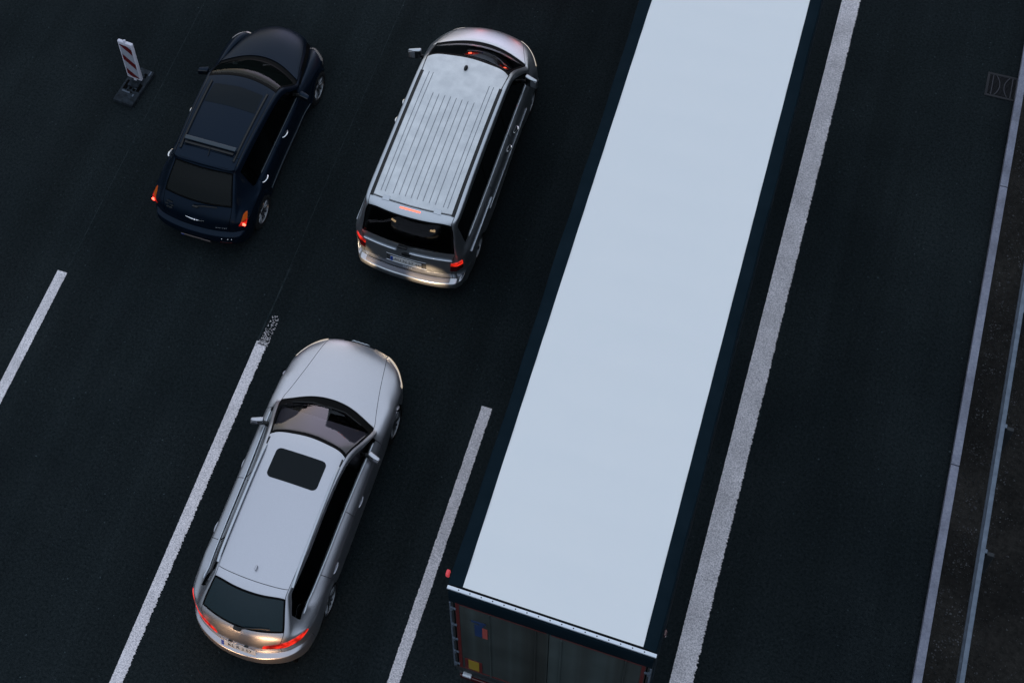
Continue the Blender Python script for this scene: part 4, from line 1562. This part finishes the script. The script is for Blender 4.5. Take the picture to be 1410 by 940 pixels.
        for y, pr in ((1.88, 'door_f%d'), (1.50, 'door_r%d')):
            bm = drape_patch(B, mir([(.95, y - .07, 1.035), (.95, y, 1.06), (.95, y + .07, 1.035)], sg), mir([(.95, y - .07, .985), (.95, y, .96), (.95, y + .07, .985)], sg), (-sg, 0, 0), lift=.002, n=10, m=6, thick=.004)
            cup = part_obj('handle_cup', bm, M['trim'], made[pr % sg])
            handle(made[pr % sg], (abs(h.x) - .002, y, 1.03), sg, M['chrome'], .17, .035, -.05)
        seat(root, sg * .42, 1.95, .82)
    for y in (.9, 0):
        seat(root, 0, y, .80, 1.3, 'rear_seat')
    bm = bmesh.new()
    box(bm, (0, 2.86, 1.15), (1.5, .55, .16), .06, seg=3)
    from_bm('dashboard', bm, M['dash'], root)
    bm = bmesh.new()
    box(bm, (.18, 2.80, 1.235), (.62, .16, .03), .012)
    from_bm('tray', bm, M['dash_tan'], root)
    for cx, w in ((-.28, .22), (.02, .20), (.30, .26)):
        bm = bmesh.new()
        for k in range(4):
            box(bm, (cx - w / 2 + w * (k + .5) / 4, 2.60 + .01 * math.sin(k * 3), 1.25 + .012 * math.cos(k * 2)), (w / 5.2, .012, .028), .003)
        from_bm('dash_display', bm, M['red_led'], root)
    steering(root, -.42, 2.42, 1.15, 40)
    # lit cabin lamps seen through the rear glass
    for x, y, z, rt in ((-.27, -.605, 1.49, 40), (.37, -.605, 1.49, -6)):
        bm = bmesh.new()
        box(bm, (x, y, z), (.085, .03, .018), .006, rot=Matrix.Rotation(R(rt), 3, 'Y'))
        if x > 0:
            box(bm, (x + .025, y, z + .018), (.028, .03, .03), .006)
        from_bm('cabin_lamp', bm, M['cabin_lamp'], root)
    # rear: plate, recess trim, badge, step pad, wiper
    DR = (0, 1, 0)
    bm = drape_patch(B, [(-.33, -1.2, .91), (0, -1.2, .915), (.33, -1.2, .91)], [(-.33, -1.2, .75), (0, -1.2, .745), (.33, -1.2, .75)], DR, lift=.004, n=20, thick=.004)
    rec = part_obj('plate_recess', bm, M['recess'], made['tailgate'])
    for z, wd, mt in ((.752, .016, M['alu']), (.915, .010, M['silver_van'])):
        bm = drape_strip(B, [(-.33, -1.2, z), (0, -1.2, z - .002), (.33, -1.2, z)], wd, DR, .012, 20, height=.012)
        part_obj('plate_trim', bm, mt, made['tailgate'])
    h, nv = B.ray((0, -2, .83), (0, 1, 0))
    plate(root, (0, h.y - .016, .832), Matrix.Rotation(R(-9), 4, 'X'), .52, .11, 'LAU N 57 460')
    h, _ = B.ray((.03, -2, 1.0), (0, 1, 0))
    bm = bmesh.new()
    bmesh.ops.create_cone(bm, cap_ends=True, segments=28, radius1=.062, radius2=.058, depth=.014, matrix=Matrix.Translation((.0, h.y - .004, 1.01)) @ Matrix.Rotation(R(82), 4, 'X') @ Matrix.Diagonal((1.25, .8, 1, 1)))
    bd = from_bm('badge', bm, M['trim'], made['tailgate'])
    bm = bmesh.new()
    ph = [(.0 + .072 * math.cos(q * math.tau / 24), h.y - .016, 1.01 + .044 * math.sin(q * math.tau / 24)) for q in range(25)]
    tube(bm, ph, .004, 6, caps=False)
    for pts in ([(-.04, 1.045), (-.012, 1.012), (0, 1.03), (.012, 1.012), (.04, 1.045)], [(-.05, 1.0), (-.022, .975), (0, 1.005), (.022, .975), (.05, 1.0)]):
        tube(bm, [(x, h.y - .016, z) for x, z in pts], .003, 5)
    from_bm('badge_ring', bm, M['post'], bd)
    # thin pale lip at the foot of the rear glass, left and right of the wiper spindle
    for a, b in ((-.74, -.16), (.05, .74)):
        pts = [(lerp(a, b, k / 8), -1.1, 1.205 - .02 * (1 - (lerp(a, b, k / 8) / .74) ** 2)) for k in range(9)]
        bm = drape_tube(B, pts, .012, (0, .9, -.45), 24)
        part_obj('window_lip', bm, M['alu'], made['tailgate'])
    bm = bmesh.new()
    tube(bm, [(-.06, -.865, 1.215), (.15, -.85, 1.26), (.45, -.825, 1.27)], .011, 6)
    box(bm, (-.05, -.87, 1.20), (.16, .05, .045), .014)
    from_bm('wiper', bm, M['trim'], made['tailgate'])
    bm = bmesh.new()
    prev = None
    for k in range(41):
        x = lerp(-.70, .70, k / 40)
        yo = B.ray((x, -2, .47), (0, 1, 0))[0].y; yi = B.ray((x, -2, .60), (0, 1, 0))[0].y
        row = [bm.verts.new((x, yo + .022, .520)), bm.verts.new((x, yo + .03, .534)), bm.verts.new((x, yi - .006, .545))]
        if prev:
            for q in range(2):
                bm.faces.new((prev[q], row[q], row[q + 1], prev[q + 1]))
        prev = row
    part_obj('step_pad', bm, M['mesh_grey'], made['rear_bumper'])
    bm = bmesh.new()
    for k in range(5):
        h, _ = B.ray((-.05 + .032 * k, -2, .66), (0, 1, 0))
        box(bm, (-.05 + .032 * k, h.y - .003, .66), (.022, .006, .026), .002)
    from_bm('chrome_script', bm, M['alu'], made['tailgate'])
    return root
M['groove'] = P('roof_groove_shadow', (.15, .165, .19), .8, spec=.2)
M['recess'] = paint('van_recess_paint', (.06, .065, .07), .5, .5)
van()

# ------------------------------------------------------------ dark blue retro car
def retro():
    root = empty('retro_car', (-9.111, 13.037, 0), 'dark navy blue rounded retro hatchback with roof bars beside the striped beacon', 'car')
    T = rows5([
        ((3.42, .60), (.36, 3.35, .59), (.455, 3.27, .54), (.64, 3.19, .57), (.82, 3.02, .56)),
        ((3.33, .84), (.42, 3.22, .79), (.50, 3.15, .67), (.67, 3.09, .78), (.845, 2.95, .69)),
        ((3.07, 1.00), (.515, 2.94, .93), (.59, 2.90, .80), (.715, 2.88, .885), (.85, 2.79, .78)),
        ((2.81, 1.085), (.59, 2.68, 1.00), (.65, 2.65, .87), (.745, 2.62, .94), (.85, 2.60, .83)),
        ((2.57, 1.13), (.655, 2.40, 1.05), (.70, 2.38, .94), (.77, 2.36, .965), (.85, 2.34, .87)),
        ((2.42, 1.15), (.72, 2.16, 1.085), (.745, 2.12, 1.02), (.785, 2.10, .985), (.845, 2.08, .91)),
        ((2.33, 1.165), (.722, 2.06, 1.115), (.748, 2.02, 1.05), (.79, 2.0, .985), (.845, 1.98, .915)),
        ((2.00, 1.385), (.672, 1.83, 1.33), (.712, 1.79, 1.26), (.79, 1.78, .99), (.845, 1.76, .92)),
        ((1.70, 1.545), (.612, 1.58, 1.50), (.665, 1.53, 1.42), (.788, 1.54, .99), (.845, 1.52, .925)),
        ((.90, 1.605), (.575, .88, 1.565), (.635, .86, 1.47), (.785, .86, .995), (.845, .86, .93)),
        ((.40, 1.61), (.555, .40, 1.57), (.615, .40, 1.47), (.782, .40, 1.0), (.85, .40, .93)),
        ((.12, 1.60), (.545, .14, 1.56), (.605, .16, 1.455), (.775, .20, 1.005), (.855, .20, .92)),
        ((-.14, 1.575), (.54, -.085, 1.53), (.59, -.01, 1.43), (.765, .02, 1.01), (.86, .02, .91)),
        ((-.135, 1.49), (.515, -.085, 1.455), (.57, -.09, 1.38), (.75, -.08, 1.01), (.86, -.10, .90)),
        ((-.38, 1.29), (.565, -.31, 1.26), (.63, -.25, 1.20), (.74, -.20, 1.0), (.86, -.20, .88)),
        ((-.56, 1.07), (.60, -.48, 1.06), (.675, -.44, 1.01), (.76, -.42, .955), (.855, -.38, .85)),
        ((-.68, .92), (.60, -.63, .90), (.69, -.61, .87), (.765, -.585, .845), (.84, -.53, .80)),
    ])
    ybot = [3.01, 2.955, 2.79, 2.616, 2.44, 2.277, None, None, None, None, .34, .18, 0, -.17, -.24, -.36, -.50]
    def ring(s):
        if s == 0: return [.76, .79, .80, .80, .79]
        if s == 1: return [.80, .82, .83, .83, .825]
        if 2 <= s <= 5 or 10 <= s <= 14: return [.84, .855, .865, .868, .862]
        if s == 15: return [.82, .84, .85, .86, .858]
        if s == 16: return [.79, .82, .83, .835, .83]
        return [.80, .83, .845, .85, .85]
    sides = arch_sides(T, ring, [(2.616, .34, .32), (0, .34, .32)], [.22, .36, .50, .62, .78], ybot=ybot)
    fx = [0, .19, .37, .47, .64]
    front = [[(fx[c], [3.46, 3.44, 3.38, 3.32, 3.16][c] + dy, z) for c in range(5)] for dy, z in ((-.06, .22), (0, .34), (.0, .44), (-.05, .48), (-.05, .53))]
    rx = [0, .31, .58, .68, .76]
    rear = [[(rx[c], [-.83, -.815, -.765, -.725, -.675][c] + dy, z) for c in range(5)] for dy, z in ((.04, .30), (0, .42), (.01, .555), (.09, .60), (.09, .76))]
    def partof(k, s, c, sg):
        if k == 't':
            if s <= 4: return 'hood' if c < 2 else 'body'
            if s == 5: return 'cowl' if c < 2 else 'body'
            if s in (6, 7):
                if c < 2: return 'windscreen'
                if c == 2: return 'body'
                return ('win_f%d' if c == 3 else 'door_f%d') % sg
            if s <= 12:
                if c < 2: return 'roof' if s < 11 else 'tailgate'
                if c == 2: return 'body'
                if c == 3: return ('win_f%d' if s < 9 else 'win_r%d' if s < 11 else 'win_q%d') % sg if s < 12 else 'body'
                return ('door_f%d' if s < 9 else 'door_r%d') % sg if s < 11 else 'body'
            if s in (13, 14): return 'rear_window' if c < 2 else 'body'
            return 'tailgate' if c < 2 else 'body'
        if k == 's':
            if s in (6, 7, 8) and c >= 1: return 'door_f%d' % sg
            if (s == 9 and c >= 1) or (s == 10 and c >= 3): return 'door_r%d' % sg
            if s == 0 and c < 3: return 'front_bumper'
            if s == 15 and c < 3: return 'rear_bumper'
            return 'body'
        if k == 'f':
            if s >= 3: return 'grille' if c < 2 else 'body'
            return 'front_bumper'
        if s >= 3: return 'tailgate' if c < 2 else 'body'
        return 'rear_bumper'
    B = Body(T, sides, front, rear, partof)
    cr = {}
    for c in range(-5, 5):
        for l, w in ((2, .85), (3, .7)):
            cr[(B.E('r', l, c), B.E('r', l, c + 1))] = w
        if -2 <= c < 2:
            cr[(B.T(12, c), B.T(12, c + 1))] = .9
            cr[(B.T(5, c), B.T(5, c + 1))] = .6
            cr[(B.T(6, c), B.T(6, c + 1))] = .6
    for s in range(6, 12):
        for sg in (-1, 1):
            cr[(B.T(s, 4 * sg), B.T(s + 1, 4 * sg))] = .7
    for s in range(0, 5):
        for sg in (-1, 1):
            cr[(B.T(s, 3 * sg), B.T(s + 1, 3 * sg))] = .6
    B.crease = cr
    B.split(3)
    S = M['navy']; G = [M['privacy'], M['frit']]
    gl = dict(gap=.006, flange=.01, frit=1)
    GK = {'windscreen', 'rear_window'} | {n for n in B.names if n.startswith('win_')}
    spec = [('body', ['body'], S, {}, None), ('hood', ['hood'], S, dict(gap=.006), None), ('cowl', ['cowl'], M['frit'], dict(lift=-.012), None),
            ('roof', ['roof'], S, dict(gap=.004), None), ('tailgate', ['tailgate'], S, dict(gap=.005), None),
            ('front_bumper', ['front_bumper'], S, dict(gap=.003), None), ('grille', ['grille'], M['trim'], dict(lift=-.006), None),
            ('rear_bumper', ['rear_bumper'], S, dict(gap=.004), None),
            ('windscreen', ['windscreen'], [M['ws_retro'], M['frit']], gl, None), ('rear_window', ['rear_window'], [M['rg_retro'], M['frit']], dict(gap=.008, flange=.01, frit=1), None)]
    for sg in (1, -1):
        spec += [('front_door', ['door_f%d' % sg], S, dict(gap=.005), None), ('rear_door', ['door_r%d' % sg], S, dict(gap=.005), None),
                 ('door_window', ['win_f%d' % sg], [M['glass'], M['trim']], dict(gap=.012, flange=.01), 'door_f%d' % sg), ('door_window', ['win_r%d' % sg], G, dict(gap=.012, flange=.01), 'door_r%d' % sg),
                 ('quarter_window', ['win_q%d' % sg], G, dict(gap=.012, flange=.01), 'body')]
    made = emit_parts(B, root, spec)
    liner(B, root, GK)
    underbody(root, -.6, 3.1, 1.4)
    # sunroof panel, roof bars, cross bar
    bm = drape_patch(B, [(-.44, 1.42, 1.7), (0, 1.46, 1.7), (.44, 1.42, 1.7)], [(-.45, 1.02, 1.7), (0, 1.03, 1.7), (.45, 1.02, 1.7)], (0, 0, -1), lift=.003, n=24, m=8, thick=.008)
    part_obj('sunroof', bm, M['sunroof_retro'], made['roof'])
    for sg in (1, -1):
        bm = drape_strip(B, mir([(.50, 1.46, 1.7), (.488, .9, 1.7), (.47, .05, 1.7)], sg), .034, (0, 0, -1), .004, 40, height=.022)
        part_obj('roof_rail', bm, M['trim'], root)
        bm = drape_strip(B, mir([(.60, 1.55, 1.7), (.575, .9, 1.7), (.55, .3, 1.7), (.545, .0, 1.7)], sg), .010, (0, 0, -1), .003, 40)
        part_obj('roof_gutter', bm, M['trim'], root)
        bm = drape_tube(B, mir([(.80, 1.9, 1.0), (.795, 1.5, 1.005), (.79, .9, 1.01), (.785, .3, 1.015)], sg), .011, (-sg * .8, 0, -.6))
        part_obj('belt_trim', bm, M['navy_trim'], root)
        bm = drape_tube(B, mir([(.86, 2.2, .44), (.86, 1.2, .43), (.86, .4, .44)], sg), .012, (-sg, 0, 0))
        part_obj('side_moulding', bm, M['navy_trim'], root)
        for y, pr in ((1.20, 'door_f%d'), (.28, 'door_r%d')):
            h, _ = B.ray((sg * 3, y, .90), (-sg, 0, 0))
            handle(made[pr % sg], (abs(h.x) - .012, y, .905), sg, M['chrome'], .19, .034, -.05)
        mirror(root, .93, 1.93, 1.04, sg, S, (.19, .10, .13), 12)
        for y in (0, 2.616):
            wheel(root, sg * .775, y, .315, .20, sg, 5, True)
        D = (-sg * .62, .75, -.1)
        tp = mir([(.81, -.53, .925), (.838, -.485, .935), (.857, -.45, .925)], sg)
        md = mir([(.785, -.61, .855), (.82, -.57, .86), (.856, -.51, .855)], sg)
        bt = mir([(.775, -.67, .78), (.80, -.66, .755), (.84, -.60, .765)], sg)
        tl = patch_obj('tail_light', B, md, bt, D, M['lamp_red'], root, lift=.012, n=14, m=6)
        patch_obj('amber_lens', B, tp, md, D, M['lamp_amber'], tl, lift=.010, n=14, m=6)
        h, nv = B.ray((sg * .9, -1.4, .80), (-sg * .12, 1, 0))
        if h:
            bm = bmesh.new()
            bmesh.ops.create_uvsphere(bm, u_segments=12, v_segments=8, radius=.036, matrix=Matrix.Translation(h + nv * .012) @ Matrix.Diagonal((1, .5, 1, 1)))
            from_bm('bulb', bm, M['lamp_hot'], tl)
        glow(root, (sg * .85, -.72, .80), TAIL_W * .35, (1, .10, .05), .04)
        tp = mir([(.56, 3.10, .8), (.63, 3.055, .8), (.75, 2.97, .8), (.84, 2.91, .8)], sg)
        bt = mir([(.55, 3.125, .8), (.68, 3.10, .8), (.79, 3.035, .8), (.855, 2.94, .8)], sg)
        hl = patch_obj('headlight', B, tp, bt, (0, -.25, -1), M['headlamp_off'], root, lift=.01, n=18, m=8)
        seat(root, sg * .36, 1.15, .62)
        bm = drape_strip(B, mir([(.455, 3.27, .6), (.50, 3.15, .7), (.59, 2.90, .82), (.65, 2.65, .9), (.698, 2.38, .97), (.738, 2.16, 1.0)], sg), .05, (0, 0, -1), .003, 50)
        part_obj('hood_gap', bm, M['frit'], made['hood'])
    bm = drape_strip(B, [(-.27, 3.6, .63), (0, 3.6, .635), (.27, 3.6, .63)], .016, (0, -1, -.35), .006, 24)
    part_obj('grille_trim', bm, M['alu'], root)
    # cross bar at the back of the roof
    zt = B.ray((0, .25, 3), (0, 0, -1))[0].z
    bm = bmesh.new()
    box(bm, (0, .235, zt + .035), (.90, .075, .03), .012, seg=3)
    from_bm('cross_bar', bm, M['navy_bar'], root)
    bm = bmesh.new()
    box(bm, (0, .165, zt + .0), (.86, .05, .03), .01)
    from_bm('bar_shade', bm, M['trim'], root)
    bm = bmesh.new()
    tube(bm, [(.02, .17, zt + .02), (.04, .05, zt + .012), (.035, .02, zt - .002)], .006, 6)
    from_bm('antenna_lead', bm, M['trim'], root)
    seat(root, 0, .35, .62, 1.15, 'rear_seat')
    bm = bmesh.new()
    box(bm, (0, 1.98, .98), (1.35, .50, .16), .06, seg=3)
    from_bm('dashboard', bm, M['dash'], root)
    steering(root, -.36, 1.70, 1.0, 48)
    # pale sticker inside the windscreen, two light wheel rims of the steering seen; red cluster at the right pillar
    bm = bmesh.new()
    box(bm, (-.44, 2.18, 1.105), (.085, .03, .006), .002, rot=Matrix.Rotation(R(8), 3, 'Z'))
    from_bm('sticker', bm, M['white_plastic'], made['windscreen'])
    # rear emblem: winged badge
    h, _ = B.ray((0, -2, .80), (0, 1, 0))
    bm = bmesh.new()
    for sg in (-1, 1):
        pts = [(0, .800), (.05, .802), (.12, .815), (.165, .822)]
        q = [(sg * x, B.ray((sg * x, -2, z), (0, 1, 0))[0].y - .012, z) for x, z in pts]
        tube(bm, q, [.013, .011, .008, .004], 6)
    bmesh.ops.create_uvsphere(bm, u_segments=12, v_segments=8, radius=.022, matrix=Matrix.Translation((0, h.y - .012, .805)))
    from_bm('emblem', bm, M['chrome'], made['tailgate'])
    bm = bmesh.new()
    for k in range(6):
        x = .36 + .034 * k
        hh, _ = B.ray((x, -2, .70), (0, 1, 0))
        box(bm, (x, hh.y - .004, .70), (.016, .006, .02), .002)
    from_bm('chrome_script', bm, M['chrome'], made['tailgate'])
    # flower shaped sticker on the left of the tailgate
    bm = bmesh.new()
    for k in range(6):
        a = k * math.tau / 6
        cx, cz = -.47 + .05 * math.cos(a), .90 + .05 * math.sin(a)
        h2, nv = B.ray((cx, -2, cz), (0, 1, 0))
        bmesh.ops.create_uvsphere(bm, u_segments=10, v_segments=6, radius=.036, matrix=Matrix.Translation(h2 + nv * .001) @ Matrix.Diagonal((1, .16, 1, 1)))
    from_bm('flower_sticker', bm, M['sticker_dull'], made['tailgate'])
    bm = bmesh.new()
    tube(bm, [(.0, -.625, 1.035), (.15, -.60, 1.065), (.36, -.56, 1.06)], .011, 6)
    box(bm, (0, -.63, 1.03), (.10, .04, .035), .012)
    from_bm('wiper', bm, M['trim'], made['tailgate'])
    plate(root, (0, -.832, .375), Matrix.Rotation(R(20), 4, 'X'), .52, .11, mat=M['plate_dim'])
    for sx in (.46, .56, .62):  # chrome beads added as glints of lettering
        h2, nv = B.ray((sx, -2, .50), (0, 1, 0))
        bm = bmesh.new()
        bmesh.ops.create_uvsphere(bm, u_segments=8, v_segments=6, radius=.012, matrix=Matrix.Translation(h2 + nv * .004))
        from_bm('lettering_glint', bm, M['chrome'], made['rear_bumper'])
    bm = drape_patch(B, [(.42, -1, .40), (.62, -1, .40)], [(.42, -1, .36), (.62, -1, .36)], (0, 1, 0), lift=.004, n=8, m=3)
    part_obj('reflector', bm, M['lamp_dark'], made['rear_bumper'])
    return root
M['ws_retro'] = glass('windscreen_glass_retro', (.35, .42, .39), opacity=.25, body=(.004, .009, .008), refl=.42)
M['rg_retro'] = glass('rear_glass_retro', (.10, .13, .12), opacity=.5, body=(.002, .005, .0055), refl=.32)
M['sunroof_retro'] = glass('sunroof_glass_retro', (.03, .03, .03), opacity=.95, body=(.005, .009, .013), refl=.22, rough=.15)
M['navy_trim'] = P('navy_trim', (.012, .024, .036), .35, .2, .5, .4)
M['navy_bar'] = P('navy_bar', (.012, .026, .04), .4, .3, .5, .3)
M['headlamp_off'] = P('headlamp_clear', (.42, .38, .36), .15, .5, .6, .8)
M['sticker_dull'] = P('dull_sticker', (.018, .022, .026), .8)
retro()

# ------------------------------------------------------------ next cars of the queue: their lamps light the ends seen here
def dup(o, parent=None):
    c = o.copy(); COL.objects.link(c)
    if parent: c.parent = parent
    for ch in o.children: dup(ch, c)
    return c
_w = [o for o in COL.objects if o.name.startswith('station_wagon')][0]
for y, lab in ((.70, 'silver station wagon waiting behind the other wagon with lit headlamps'), (20.25, 'silver station wagon waiting in front of the silver van')):
    c = dup(_w); c['group'] = _w['group'] = 'silver station wagons in the queue'
    if y < 5:
        for ch in c.children:
            if ch.type == 'LIGHT' and ch.data.type == 'SPOT':
                ch.data = ch.data.copy(); ch.data.energy = 17.0; ch.data.color = (1, .58, .29); ch.data.spot_size = R(46); ch.data.shadow_soft_size = .3
                ch.rotation_euler = (Vector((ch.location.x, 5.5, .52)) - Vector(ch.location)).to_track_quat('-Z', 'Y').to_euler()
    if y > 9:
        for ch in c.children:
            if ch.type == 'LIGHT' and ch.data.type == 'POINT' and ch.location.z > .85:
                ch.data = ch.data.copy(); ch.data.energy = .3
    c.location = (-5.70 if y > 9 else -5.8, y, 0); c['label'] = lab
